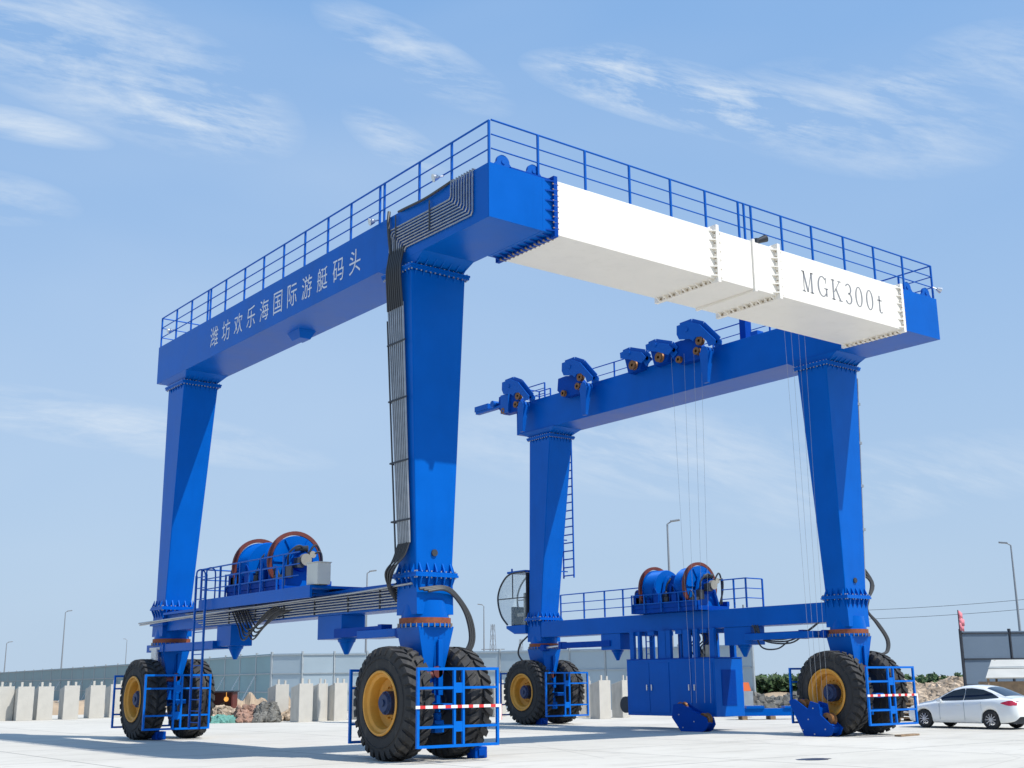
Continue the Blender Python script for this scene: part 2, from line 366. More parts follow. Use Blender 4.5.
for x in (6.83, 9.08): flange(x, [WHITE, DBOLT], xb)
flange(14.33, [WHITE, DBOLT], xb, both=(1, 0), out=.07)
m_ = MB()
m_.box(8.16, 8.24, yf-.05, yf-.002, Hb-.07, Ht+.08); m_.box(8.16, 8.24, yf-.002, yf+dX, Hb-.07, Hb-.012); m_.box(8.16, 8.24, yf-.002, yf+dX, Ht+.032, Ht+.08)
m_.build('stiffener', WHITE, xb)
# lifting lugs on the top edge
def lug(x, y, par, xx=True):
    m_ = MB(); n = 14; r = .17
    poly = [(-.28, 0)] + [(r*math.cos(math.pi-math.pi*i/n), .13+r*math.sin(math.pi*i/n)) for i in range(n+1)] + [(.28, 0)]
    m_.prism([(x+a, Ht+.002+b) for a, b in poly], 'y', y-.03, y+.03)
    m_.cyl((x, y-.05, Ht+.14), (x, y+.05, Ht+.14), .05, n=12)
    m_.build('lifting_lug', LBLUE, par)
lug(.45, yf+.12, lb); lug(1.28, yf+.12, lb); lug(14.85, yf+.12, rb); lug(15.75, yf+.12, rb)
m_ = MB(); m_.box(.6, 1.75, yf+.03, yf+.09, Ht+.002, Ht+.05); m_.build('edge_strip', DBLUE, lb)

# Chinese lettering on the left beam
def glyph_mesh(ch):
    cu = bpy.data.curves.new('glyph', 'FONT'); cu.body = ch; cu.size = 1; cu.extrude = 0.0; cu.resolution_u = 3
    o = bpy.data.objects.new('glyph', cu); COL.objects.link(o); bpy.context.view_layer.update()
    me = bpy.data.meshes.new_from_object(o.evaluated_get(bpy.context.evaluated_depsgraph_get()))
    bpy.data.objects.remove(o)
    return [v.co.copy() for v in me.vertices], [tuple(p.vertices) for p in me.polygons]
m_ = MB()
for i, ch in enumerate('潍坊欢乐海国际游艇码头'):
    vs, fs = glyph_mesh(ch)
    if not vs: continue
    x0 = min(v.x for v in vs); x1 = max(v.x for v in vs); z0 = min(v.y for v in vs); z1 = max(v.y for v in vs)
    cy = 10.25-i*(10.25-2.12)/10
    k = .62/max(x1-x0, z1-z0)
    m_.add([(-.006, cy-(v.x-(x0+x1)/2)*k*.86, 11.53+(v.y-(z0+z1)/2)*k) for v in vs], fs)
m_.build('lettering', TXT, lb, smooth=0, label='silver Chinese characters 潍坊欢乐海国际游艇码头')

# MGK300t in a serif face, drawn as strokes in a 1-high box
def serif_text():
    m_ = MB(); Y = yf-.006; z0 = 11.26; H = .56
    st = []
    def q(pts): m_.add([(X0+a*SC, Y, z0+b*H) for a, b in pts], [tuple(range(len(pts)))])
    def vst(x, w_, b=0, t=1): q([(x-w_/2, b), (x+w_/2, b), (x+w_/2, t), (x-w_/2, t)])
    def dg(x0, y0, x1, y1, w_): q([(x0-w_/2, y0), (x0+w_/2, y0), (x1+w_/2, y1), (x1-w_/2, y1)])
    def ser(x, y, hw=.13): q([(x-hw, y), (x+hw, y), (x+hw, y+.045), (x-hw, y+.045)])
    def arc(cx, cy, a, b, t0, t1, wv, wh, n=26):
        k = len(m_.v); vs = []
        for i in range(n+1):
            t = math.radians(t0+(t1-t0)*i/n); c, s = math.cos(t), math.sin(t)
            vs += [(X0+(cx+a*c)*SC, Y, z0+(cy+b*s)*H), (X0+(cx+(a-wv)*c)*SC, Y, z0+(cy+(b-wh)*s)*H)]
        m_.add(vs, [(2*i, 2*i+1, 2*i+3, 2*i+2) for i in range(n)])
    SC = .56; TK, TN = .105, .045
    X0 = 10.05   # M
    vst(.13, TN); ser(.13, 0, .12); ser(.08, .955, .10); dg(.40, .02, .13, .98, TK); dg(.40, .02, .68, .98, TN); vst(.70, TK); ser(.70, 0, .13); ser(.73, .955, .10)
    X0 = 10.66   # G
    arc(.40, .5, .36, .51, 48, 318, TK, TN); vst(.68, TK*.9, .04, .43); ser(.66, .40, .14); vst(.66, TN, .68, .97)
    X0 = 11.25   # K
    vst(.14, TK); ser(.14, 0, .13); ser(.14, .955, .13); dg(.22, .40, .62, .96, TN*1.3); dg(.64, .04, .34, .58, TK); ser(.66, 0, .13); ser(.62, .955, .12)
    X0 = 11.80   # 3
    arc(.30, .74, .24, .27, 150, -95, TK*.9, TN); arc(.30, .27, .27, .29, 95, -155, TK, TN)
    X0 = 12.23   # 0
    arc(.34, .5, .28, .51, 0, 360, TK*.95, TN, 40)
    X0 = 12.70
    arc(.34, .5, .28, .51, 0, 360, TK*.95, TN, 40)
    X0 = 13.18   # t
    vst(.26, TK*.9, .10, .86); q([(.10, .60), (.46, .60), (.46, .65), (.10, .65)]); arc(.37, .14, .155, .16, 180, 320, TK*.9, TN)
    return m_
serif_text().build('lettering', TXG, xb, smooth=0, label='grey serif lettering MGK300t')

# railings
def railing(path, posts, z0, h=.98, name='railing', r=.022, rails=(1, .66, .33), par=crane, mt=LBLUE):
    m_ = MB()
    for k in rails:
        for a, b in zip(path, path[1:]): m_.cyl((a[0], a[1], z0+h*k), (b[0], b[1], z0+h*k), r if k == 1 else r*.75, n=8)
    for p in posts: m_.bar((p[0], p[1], z0), (p[0], p[1], z0+h), .045, .045)
    return m_.build(name, mt, par)
xr = .05; yr = yf+.06
railing([(xr, yr), (xr, yb-.05), (w-.1, yb-.05)], [(xr, y) for y in (yr, -1.92, -.63, .88, 1.08, 2.44, 3.6, 4.83, 6.03, 7.23, 8.43, 9.7, 10.76, 10.95, 12.17, 13.34, yb-.05)]+[(w-.1, yb-.05)], Ht+.003)
railing([(xr+.06, yr), (XE-.05, yr), (XE-.05, 1.2)], [(x, yr) for x in (1.38, 2.74, 4.1, 5.43, 6.62, 7.81, 8.02, 8.28, 9.44, 10.65, 11.99, 13.32, 14.65, XE-.05)]+[(XE-.05, y) for y in (-2.2, -1, .2, 1.2)], Ht+.033)
railing([(XE-.07, 1.5), (XE-.07, 11.6)], [(XE-.07, 1.5+1.26*i) for i in range(9)], Ht+.003, h=1.05)
railing([(XE-.5, 13.6), (XE-.5, 14.3), (XR+.15, 14.3), (XR+.15, 13.0)], [(XE-.5, 13.6), (XE-.5, 14.3), (XR+.15, 14.3), (XR+.15, 13.0)], Ht+.003, h=.62)
m_ = MB(); m_.box(XR+.6, XR+.9, 3.15, 3.4, Ht+.003, Ht+.95); m_.build('junction_box', DBLUE, rb, bevel=.01)
for y, hh in ((5.9, .3), (2.4, .25), (11.9, .34)): m_ = MB(); m_.box(XR+.3, XR+.6, y, y+.3, Ht+.003, Ht+hh); m_.build('junction_box', LBLUE, rb, bevel=.01)
# floodlights on the railings
def flood(x, y, z, dx, dy, par):
    m_ = MB(); d = Vector((dx, dy, -.35)).normalized(); p = Vector((x, y, z))
    m_.mi = 0; m_.cyl(p, p+d*.16, .02, n=8); q = p+d*.18
    m_.cyl(q-d*.05, q+d*.07, .05, .095, n=14); m_.mi = 1; m_.cyl(q+d*.07, q+d*.08, .09, n=14)
    m_.build('floodlight', [SILV, PALE], par)
flood(.05, 13.4, Ht+.34, -1, .2, lb); flood(.05, 1.1, Ht+.12, -1, .3, lb); flood(.05, -1.6, Ht+.30, -1, .3, lb); flood(XE-.1, yf+.02, Ht+.34, .9, -.5, rb)
m_ = MB(); m_.cyl((8.55, yf+.15, Ht+.04), (8.55, yf+.15, Ht+.22), .07, n=12); m_.cyl((8.55, yf+.15, Ht+.15), (8.80, yf+.05, Ht+.26), .06, .10, n=12); m_.build('floodlight', [DARK], xb)

# legs
def leg(lx, ly, topy, tx=.74, ty=.54, bx=.47):
    zt, zb = 10.62, 3.87
    body = MB(); body.frust((lx, ly), bx, .36, zb, (lx, topy), tx, ty, zt)
    B = body.build('leg', BLUE, crane, org=(lx, ly, 0), bevel=.03)
    u = MB()      # upper flange, haunch and gussets
    u.box(lx-tx-.07, lx+tx+.07, topy-ty-.07, topy+ty+.07, zt, zt+.05); u.box(lx-tx-.085, lx+tx+.085, topy-ty-.085, topy+ty+.085, zt+.052, zt+.102)
    u.frust((lx, topy), min(.66, tx-.05), ty-.04, zt+.104, (lx, topy), .70, ty+.41, Hb-.002)
    for i in range(7):
        x = lx-tx+.1+i*(tx-.1)/3
        for sg in (-1, 1):
            u.prism([(topy+sg*(ty-.04), zt+.104), (topy+sg*(ty+.06), zt+.104), (topy+sg*(ty+.35), Hb-.01), (topy+sg*(ty+.15), Hb-.01)], 'x', x-.012, x+.012)
            u.prism([(topy+sg*(ty-.005), zt-.001), (topy+sg*(ty+.055), zt-.001), (topy+sg*(ty-.015), zt-.16)], 'x', x-.012, x+.012)
    for i in range(5):
        y = topy-.4+i*.2
        for sg in (-1, 1): u.prism([(lx+sg*(tx-.01), zt-.001), (lx+sg*(tx+.06), zt-.001), (lx+sg*(tx-.015), zt-.16)], 'y', y-.012, y+.012)
    for sg in (-1, 1):
        row(u, (lx-tx-.02, topy+sg*(ty+.045), zt+.05), (lx+tx+.02, topy+sg*(ty+.045), zt+.05), 13, .020, .08, (0, 0, 1))
        row(u, (lx+sg*(tx+.045), topy-.5, zt+.05), (lx+sg*(tx+.045), topy+.5, zt+.05), 9, .020, .08, (0, 0, 1))
    u.build('upper_flange', [BLUE, BOLT], B)
    d = MB()
    d.box(lx-.54, lx+.54, ly-.46, ly+.46, zb-.05, zb-.002); d.box(lx-.555, lx+.555, ly-.475, ly+.475, zb-.102, zb-.052)
    d.frust((lx, ly), .47, .40, HR+.12, (lx, ly), .47, .37, zb-.104)
    d.cyl((lx, ly, HR+.05), (lx, ly, HR+.42), .52, .46, n=32)
    for i in range(5):
        x = lx-.40+i*.20
        for sg in (-1, 1):
            d.prism([(ly+sg*.37, zb), (ly+sg*.47, zb), (ly+sg*.375, zb+.20)], 'x', x-.015, x+.015)
            d.prism([(ly+sg*.37, zb-.104), (ly+sg*.48, zb-.104), (ly+sg*.40, zb-.34)], 'x', x-.015, x+.015)
    for sg in (-1, 1):
        for i in range(4):
            y = ly-.3+i*.2
            d.prism([(lx+sg*.48, zb), (lx+sg*.57, zb), (lx+sg*.49, zb+.20)], 'y', y-.015, y+.015)
            d.prism([(lx+sg*.47, zb-.104), (lx+sg*.58, zb-.104), (lx+sg*.48, zb-.34)], 'y', y-.015, y+.015)
        row(d, (lx-.50, ly+sg*.435, zb-.05), (lx+.50, ly+sg*.435, zb-.05), 9, .019, .08, (0, 0, 1))
        row(d, (lx+sg*.515, ly-.38, zb-.05), (lx+sg*.515, ly+.38, zb-.05), 7, .019, .08, (0, 0, 1))
    d.build('lower_flange', [BLUE, BOLT], B)
    h = MB(); h.cyl((lx-.02, ly-.405, zb+.42), (lx-.02, ly-.366, zb+.42), .075, n=20); h.build('access_hole', DARK, B)
    r = MB(); r.cyl((lx, ly, HR-.07), (lx, ly, HR+.05), .56, n=40)
    r.mi = 1
    for i in range(28):
        t = 2*math.pi*i/28; p = (lx+.585*math.cos(t), ly+.585*math.sin(t))
        r.cyl((*p, HR-.155), (*p, HR-.06), .012, n=6)
    r.mi = 2; r.cyl((lx, ly, HR-.13), (lx, ly, HR-.072), .57, n=40)
    r.build('slewing_ring', [ORING, DBOLT, BLUE], B)
    return B
legs = [leg(LX, 0, .07), leg(SX, 0, .07), leg(LX, LY, 13.3, .56, .62, .42), leg(SX, LY, 13.3, .56, .62, .42)]

# wheel sets: everything built once round the column axis, copied, with a small steering angle
TR, TW, GX = 1.16, .62, .785
def tyre_mesh():
    m_ = MB(); h = TW/2
    prof = [(-h*.82, .61), (-h*.98, .655), (-h*1.02, .80), (-h*1.0, .96), (-h*.93, 1.04), (-h*.80, 1.09), (-h*.3, 1.105), (h*.3, 1.105), (h*.80, 1.09), (h*.93, 1.04), (h*1.0, .96), (h*1.02, .80), (h*.98, .655), (h*.82, .61)]
    m_.lathe(prof, n=72)
    n = 30
    for i in range(n):
        for sd in (-1, 1):
            t0 = 2*math.pi*(i+(.5 if sd > 0 else 0))/n
            def P(a, r, t): return (a, r*math.cos(t), r*math.sin(t))
            dt = .062; tw = .11*sd
            rows_ = [(.04, TR, 1.4), (h*.45, TR, .7), (h*.92, TR-.022, 0), (h*1.035, 1.045, -.12)]
            inn = [1.09, 1.09, 1.06, .97]
            vs = []
            for (a, r, k), ri in zip(rows_, inn):
                c = t0+tw*k*sd
                vs += [P(sd*a, r, c-dt), P(sd*a, r, c+dt), P(sd*a, ri, c+dt*1.15), P(sd*a, ri, c-dt*1.15)]
            fs = [(3, 2, 1, 0), (12, 13, 14, 15)]
            for j in range(3):
                o = 4*j; fs += [(o, o+1, o+5, o+4), (o+1, o+2, o+6, o+5), (o+2, o+3, o+7, o+6), (o+3, o, o+4, o+7)]
            m_.add(vs, fs)
    # sidewall rings
    for r in (.70, .90): m_.lathe([(-h*1.0, r-.012), (-h*1.0-.02, r), (-h*1.0, r+.012)], n=72); m_.lathe([(h*1.0, r-.012), (h*1.0+.02, r), (h*1.0, r+.012)], n=72)
    return m_
def make_wheel(parent):
    """origin at the hub, outer side towards -X"""
    W0 = MB(); h = TW/2
    W0.cyl((-h*.2, 0, 0), (h, 0, 0), .16, n=20); W0.lathe([(h+.02, .30), (h+.012, .665), (h-.05, .665)], n=40); W0.cyl((h-.02, 0, 0), (h+.06, 0, 0), .30, n=28)
    wo = W0.build('wheel', DARK, parent, org=(0, 0, 0))
    tyre_mesh().build('tyre', RUBBER, wo, org=(0, 0, 0), smooth=30)
    r = MB()
    r.lathe([(-h-.015, .665), (-h-.035, .65), (-h-.03, .615), (-h+.03, .59), (-h+.06, .53), (-h+.10, .515), (-h+.26, .50), (-h+.30, .43), (-h+.33, .18), (h, .18), (h, .64)], n=56)
    for i in range(16):
        t = 2*math.pi*i/16; r.cyl((-h+.25, .33*math.cos(t), .33*math.sin(t)), (-h+.32, .33*math.cos(t), .33*math.sin(t)), .022, n=6)
    r.build('rim', YEL, wo, org=(0, 0, 0))
    b = MB(); b.cyl((-h+.33, 0, 0), (-h+.12, 0, 0), .24, n=28); b.cyl((-h+.12, 0, 0), (-h+.06, 0, 0), .21, .18, n=28); b.cyl((-h+.06, 0, 0), (-h+.03, 0, 0), .07, n=12)
    for i in range(8):
        t = 2*math.pi*i/8; b.cyl((-h+.125, .225*math.cos(t), .225*math.sin(t)), (-h+.10, .2*math.cos(t), .2*math.sin(t)), .018, n=6)
    b.build('hub', HUBM, wo, org=(0, 0, 0))
    return wo
proto_wheel = None
def guard(yy, par):
    g_ = MB(); X0, X1, Z0, Z1 = -1.12, .92, .30, 1.86; y = yy; s = .055
    X0, X1 = (-1.12 if yy < 0 else -.96), .85
    for x in (X0, X1): g_.bar((x, y, Z0), (x, y, Z1), s)
    for z in (Z0+s/2, Z1-s/2): g_.bar((X0+s/2, y, z), (X1-s/2, y, z), s)
    for x in (-.24, -.02): g_.bar((x, y, Z0+s), (x, y, Z1-s), s*.95)
    for z in (.70, 1.46): 
        g_.bar((X0+s/2, y+.001, z), (-.27, y+.001, z), s*.9); g_.bar((.01, y+.001, z), (X1-s/2, y+.001, z), s*.9)
        g_.box(-.215, -.045, y-.022, y+.022, z-.10, z+.10)
        g_.bar((-.13, y, z), (-.13, .0, z-.02), .07)
    return g_.build('wheel_guard', GRD, par, org=(0, 0, 0))
def bogie(col, steer, tape=False, jx=.9):
    global proto_wheel
    b = MB()      # yoke between the two tyres
    b.frust((0, 0), .19, .36, 1.55, (-.0, 0), .46, .44, HR-.132)
    b.box(.02, .14, -.50, -.44, 1.3, 2.45)
    b.box(-.19, .19, -.33, .33, .95, 1.55)
    b.box(-.165, .165, -.95, -.33, 1.02, 1.14); b.box(-.165, .165, .33, .95, 1.02, 1.14)
    b.cyl((-.48, 0, TR), (.48, 0, TR), .17, n=20)
    b.box(-.03, .05, -.42, -.335, 1.3, 2.35)
    b.box(-.13, .10, -.60, -.40, .55, .80)
    b.cyl((0, -.48, .95), (0, -.48, .60), .09, n=14)
    cx_, cy_ = col[0], col[1]
    o = b.build('wheel_yoke', BLUE, crane, org=(0, 0, 0), bevel=.012); o.location = Vector(col)-WO[crane.name]; o.rotation_euler.z = steer
    m2 = MB(); m2.box(jx-.17, jx+.15, -.72, -.40, .004, .24); m2.box(jx-.10, jx+.08, -.76, -.721, .05, .20)
    if abs(jx) < 2: m2.build('floor_jack', DBLUE, o, org=(0, 0, 0), bevel=.02)
    m3 = MB(); m3.cyl((-.36, -.42, 1.72), (-.06, -.42, 1.72), .07, n=14); m3.cyl((.02, -.5, 1.78), (.02, -.42, 1.78), .12, n=16); m3.build('warning_horn', RED, o, org=(0, 0, 0))
    for sg in (-1, 1):
        if proto_wheel is None: proto_wheel = make_wheel(crane); wh = proto_wheel
        else: wh = copy_tree(proto_wheel, crane)
        R = Matrix.Rotation(steer, 4, 'Z')
        wh.location = Vector(col)-WO[crane.name]+R @ Vector((-GX if sg < 0 else .70, 0, TR)); wh.rotation_euler.z = steer+(math.pi if sg > 0 else 0)
        wh.rotation_euler.x = random.uniform(0, 6) if False else 0
    for yy in (-1.45, 1.45):
        g_ = guard(yy, crane); g_.location = o.location+Vector((-.18 if (cx_ < 5 and cy_ > 5) else 0, 0, 0)); g_.rotation_euler.z = steer
        if tape and yy < 0:
            t = MB(); t.box(-1.2, .92, yy-.052, yy-.047, 1.06, 1.12); t.box(.87, .93, yy-.053, yy-.048, .80, 1.12)
            t.build('warning_tape', TAPE, g_, org=(0, 0, 0))
for (cx, cy, st, tp) in ((LX, 0, 0, 1), (SX, 0, R_(-3), 1), (LX, LY, 0, 0), (SX, LY, 0, 0)): bogie((cx, cy, 0), st, tp, {(0, 0): .98, (0, 1): -.45, (1, 0): -9, (1, 1): -.6}[(int(cx > 5), round(cy/LY))])

# lower tie beams
def tie(x0, x1):
    m_ = MB(); m_.box(x0, x1, .40, LY-.40, 3.13, 3.70); return m_.build('tie_beam', BLUE, crane, bevel=.012)
tl = tie(.36, 1.04); tr = tie(14.86, 15.66)
m_ = MB(); m_.box(.20, .36, .46, LY-.46, 3.60, 3.66); m_.box(.18, .36, LY-.5, LY+.5, 3.30, 3.38); m_.build('side_ledge', BLUE, tl)
# steering pivots hanging under the tie beams
def pivot(x, y0, y1, par, cy):
    m_ = MB(); m_.box(x-.32, x+.32, y0, y1, 2.58, 3.128); m_.cyl((x, cy, 2.58), (x, cy, 2.50), .22, .20, n=20); m_.cyl((x, cy, 2.50), (x, cy, 2.22), .18, .05, n=20)
    m_.build('steering_pivot', BLUE, par, bevel=.01)
pivot(.68, 3.0, 4.15, tl, 3.3); pivot(.68, 9.0, 9.9, tl, 9.35); pivot(15.2, 3.3, 4.4, tr, 3.85); pivot(15.2, 9.2, 10.2, tr, 9.7)
def link(x, y0, y1, z, z1, par):
    m_ = MB(); ym = y0+(y1-y0)*.72
    m_.bar((x, y0, z), (x, ym, z), .24, .20); m_.mi = 1; m_.cyl((x, ym, z), (x, y1, z1), .05, n=12); m_.mi = 0
    m_.bar((x, ym-.06 if y1 > y0 else ym+.06, z), (x, ym+(.1 if y1 > y0 else -.1), z), .28, .26)
    m_.cyl((x-.16, y1, z1), (x+.16, y1, z1), .12, n=14); m_.build('steering_ram', [DBLUE, SILV], par)
link(.45, 3.3, .45, 2.70, 2.62, tl); link(14.95, 3.5, .5, 2.82, 2.80, tr); link(14.95, 9.7, 13.4, 2.80, 2.74, tr)
m_ = MB(); m_.box(.25, .8, 9.9, 13.35, 2.52, 2.74); m_.box(.22, .5, 13.35, 14.65, 2.52, 2.74); m_.mi = 1; m_.box(.21, .218, 13.6, 14.4, 2.58, 2.66); m_.build('steering_arm', [BLUE, SILV], tl, bevel=.01)
m_ = MB(); m_.box(14.7, 15.1, .75, 3.4, 2.70, 2.90); m_.build('steering_arm', BLUE, tr, bevel=.01)
m_ = MB(); m_.box(.3, .9, .58, 2.2, 2.54, 2.72); m_.build('steering_arm', BLUE, tl, bevel=.01)

# pipe bundle on the left tie beam
m_ = MB()
for i in range(7):
    z = 3.20+.062*i; x = .31-.018*(i % 2)
    m_.tube([(x, .35, z), (x, 5, z), (x, 9+.1*i, z-.02), (x, 10.8+.2*i, z-.01)], .021, 6, smooth=False)
for i in range(2): m_.tube([(.17-.04*i, -.30, 3.62), (.17-.04*i, 2, 3.56), (.15-.04*i, 8, 3.50), (.1-.04*i, 15.0, 3.36+.05*i)], .025, 6, smooth=False)
m_.build('pipe_bundle', PIPE, tl)
for y in (1.2, 2.6, 4.2, 5.8, 7.4, 9.0): m_ = MB(); m_.box(.275, .30, y-.02, y+.02, 3.16, 3.64); m_.build('pipe_clamp', DARK, tl)
# winch platform, ladder and railing on the left frame
pl = MB(); pl.box(-.5, 1.5, 3.0, 9.25, 3.72, 3.78); pl.box(-.5, -.44, 3.0, 9.25, 3.50, 3.719)
for y in (3.6, 5.6, 7.6, 9.0): pl.bar((-.43, y, 3.68), (.34, y, 3.68), .06, .07)
pl = pl.build('winch_platform', BLUE, tl)
railing([(-.47, 3.6), (-.47, 9.2), (1.45, 9.2)], [(-.47, y) for y in (4.4, 5.6, 6.8, 8.0, 9.2)]+[(1.45, 9.2)], 3.783, h=.82, par=tl, r=.02)
m_ = MB()
for y in (8.55, 9.2): m_.bar((-.62, y, .45), (-.62, y, 4.42), .05)
for i in range(14): m_.cyl((-.62, 8.55, .6+i*.29), (-.62, 9.2, .6+i*.29), .014, n=6)
for y in (8.55, 9.2):
    m_.tube([(-.62, y, 4.4), (-.60, y, 4.55), (-.48, y, 4.60), (-.38, y, 4.52), (-.36, y, 4.3), (-.36, y, 3.8)], .022, 6)
m_.build('ladder', LBLUE, tl)
def winch(x, yc, par, z0=3.785, s=1.0):
    """two drums in line; axis along Y"""
    R = .71; zc = z0+.80
    root = MB(); root.box(x-.72, x+.72, yc-1.6, yc+1.45, z0, z0+.14); root.box(x-.74, x-.62, yc-1.6, yc+1.45, z0+.14, z0+.30); root.box(x+.62, x+.74, yc-1.6, yc+1.45, z0+.14, z0+.30)
    root = root.build('winch', DBLUE, par, bevel=.01)
    for k, (y0, y1, yfl) in enumerate(((yc+.42, yc+1.00, yc+1.03), (yc-.98, yc-.42, yc-1.01))):
        d = MB(); d.lathe([(y0, .05), (y0, R*.86), (y1, R*.86), (y1, .05)], c=(x, 0, zc), axis='y', n=40)
        for i in range(9):
            y = y0+.05+(y1-y0-.1)*i/8; d.lathe([(y-.02, R*.86), (y, R*.89), (y+.02, R*.86)], c=(x, 0, zc), axis='y', n=40)
        d.build('drum', BLUE, root)
        f_ = MB()
        for yy in (yfl,): 
            f_.mi = 0; f_.lathe([(yy-.04, R+.07), (yy+.04, R+.07), (yy+.04, R*.96), (yy-.04, R*.96)], c=(x, 0, zc), axis='y', n=44, closed=True)
            f_.mi = 1; f_.lathe([(yy-.05, .1), (yy-.05, R*.93), (yy+.02, R*.93)], c=(x, 0, zc), axis='y', n=44)
            for i in range(6):
                t = math.pi*i/3; f_.bar((x+.15*math.cos(t), yy-.06, zc+.15*math.sin(t)), (x+R*.9*math.cos(t), yy-.06, zc+R*.9*math.sin(t)), .05, .06, up=(0, 1, 0))
        f_.build('drum_flange', [RED, BLUE], root)
        s_ = MB(); ys = yfl-.22 if k else y0-.12
        s_.prism([(x-.55, z0+.14), (x+.55, z0+.14), (x+.26, zc+.30), (x+.12, zc+.42), (x-.12, zc+.42), (x-.26, zc+.30)], 'y', ys-.05, ys+.05)
        s_.prism([(x-.55, z0+.14), (x-.42, z0+.14), (x-.12, zc+.3), (x-.2, zc+.3)], 'y', ys-.14, ys-.052)
        s_.prism([(x+.42, z0+.14), (x+.55, z0+.14), (x+.2, zc+.3), (x+.12, zc+.3)], 'y', ys-.14, ys-.052)
        s_.build('drum_stand', BLUE, root, bevel=.01)
        mo = MB(); yy = ys-.055
        mo.mi = 0; mo.cyl((x, yy, zc), (x, yy-.16, zc), .27, n=24); mo.cyl((x, yy-.16, zc), (x, yy-.30, zc), .19, n=20)
        mo.mi = 1; mo.cyl((x-.05, yy-.30, zc), (x-.05, yy-.42, zc), .15, n=18); mo.cyl((x+.14, yy-.2, zc+.12), (x+.14, yy-.4, zc+.14), .09, n=12)
        mo.mi = 2; mo.box(x-.28, x-.1, yy-.38, yy-.18, zc-.20, zc+.05); mo.tube([(x+.1, yy-.35, zc+.1), (x+.35, yy-.4, zc+.2), (x+.45, yy-.3, zc-.2), (x+.4, yy-.2, z0+.2)], .03, 6)
        mo.cyl((x-.2, yy-.1, zc+.28), (x+.05, yy-.3, zc+.30), .07, n=12); mo.box(x-.5, x-.3, yy-.2, yy-.02, zc-.45, zc-.15)
        mo.tube([(x-.4, yy-.1, zc-.15), (x-.45, yy-.25, zc+.15), (x-.2, yy-.3, zc+.35), (x+.1, yy-.2, zc+.2)], .028, 6); mo.tube([(x+.0, yy-.35, zc+.1), (x+.2, yy-.4, zc+.38), (x+.42, yy-.3, zc+.1), (x+.5, yy-.2, z0+.2)], .028, 6)
        mo.build('hydraulic_motor', [DBLUE, CREAM, DARK], root)
    for k in range(7):
        t = MB(); yy = yc-1.35+.42*k; hh = .30+.22*((k*37) % 5)/4
        if k % 2: t.cyl((x-.60, yy, z0+.14), (x-.60, yy, z0+.14+hh), .09, n=12); t.cyl((x-.60, yy, z0+.14+hh), (x-.52, yy+.12, z0+.30+hh), .04, n=8)
        else: t.box(x-.70, x-.50, yy-.11, yy+.11, z0+.14, z0+.12+hh); t.tube([(x-.6, yy, z0+.1+hh), (x-.66, yy+.12, z0+.34+hh), (x-.6, yy+.3, z0+.3), (x-.55, yy+.4, z0+.15)], .022, 6)
        t.build('valve_block', DARK if k % 3 == 0 else DBLUE, root)
    t = MB(); t.cyl((x, yc-.36, zc), (x, yc+.36, zc), .22, n=20); t.prism([(x-.5, z0+.14), (x+.5, z0+.14), (x+.22, zc+.42), (x-.22, zc+.42)], 'y', yc-.05, yc+.05)
    t.box(x-.34, x-.06, yc-.26, yc-.06, zc+.1, zc+.38); t.build('gearbox', DBLUE, root, bevel=.01)
    # tensioner and small gear on the far side
    t = MB(); t.box(x-.70, x-.45, yc+1.12, yc+1.42, z0+.14, z0+.62); t.cyl((x-.5, yc+1.2, z0+.65), (x-.5, yc+1.38, z0+.65), .17, n=16); t.build('brake_unit', DBLUE, root, bevel=.01)
    t = MB()
    for yy in (yc-1.55, yc-.8, yc, yc+.8, yc+1.4): t.bar((x-.78, yy, z0), (x-.78, yy, z0+.62), .04)
    for zz in (.3, .6): t.cyl((x-.78, yc-1.55, z0+zz), (x-.78, yc+1.4, z0+zz), .018, n=6)
    t.build('drum_guard_rail', LBLUE, root)
    return root
winch(.55, 6.78, tl); wr = winch(15.15, 6.62, tr, z0=3.705)
m_ = MB(); m_.box(-.40, -.05, 2.84, 3.36, 3.80, 4.30); m_.box(-.42, -.03, 2.82, 3.38, 4.30, 4.32); m_.mi = 1; m_.box(-.30, -.1, 2.9, 2.96, 3.783, 3.80); m_.box(-.30, -.1, 3.2, 3.26, 3.783, 3.80); m_.build('control_box', [BEIGE, DARK], tl, bevel=.008)
# hose tangle under the left platform
m_ = MB()
for i in range(8):
    y = 6.9+.13*i; m_.tube([(.24, y+.9, 3.48), (.2, y+.4, 3.1-.05*(i % 3)), (.1, y-.2, 2.95-.09*(i % 4)), (.2, y-1.0, 3.25), (.3, y-1.5, 3.35+.02*i)], .022, 6)
m_.build('hose_bundle', HOSE, tl)

# right platform railing, cabinet, its hangers
railing([(14.83, 8.1), (14.83, 12.3)], [(14.83, y) for y in (8.1, 8.95, 9.9, 11.0, 12.3)], 3.703, h=.90, par=tr, r=.02)
railing([(14.83, 4.35), (14.83, 3.35), (15.6, 3.35)], [(14.83, 3.35), (14.83, 3.85), (15.6, 3.35)], 3.703, h=.90, par=tr, r=.02)
cab = MB(); cab.box(14.6, 15.9, 4.62, 8.62, .42, 2.20); cab = cab.build('engine_cabinet', BLUE, crane, bevel=.015)
m_ = MB()
for y0, y1 in ((4.70, 5.60), (5.62, 6.55), (6.62, 7.52), (7.54, 8.48)): m_.box(14.585, 14.599, y0, y1, .52, 2.10)
m_.build('cabinet_door', BLUE, cab, bevel=.004)
m_ = MB()
for y in (5.48, 5.72, 7.42, 7.64): m_.box(14.55, 14.584, y-.02, y+.02, 1.22, 1.40)
m_.build('handle', SILV, cab)
m_ = MB(); m_.box(14.9, 15.55, 4.606, 4.619, .75, 1.85); m_.mi = 1
for i in range(24): m_.box(14.93, 15.52, 4.598, 4.605, .78+i*.044, .80+i*.044)
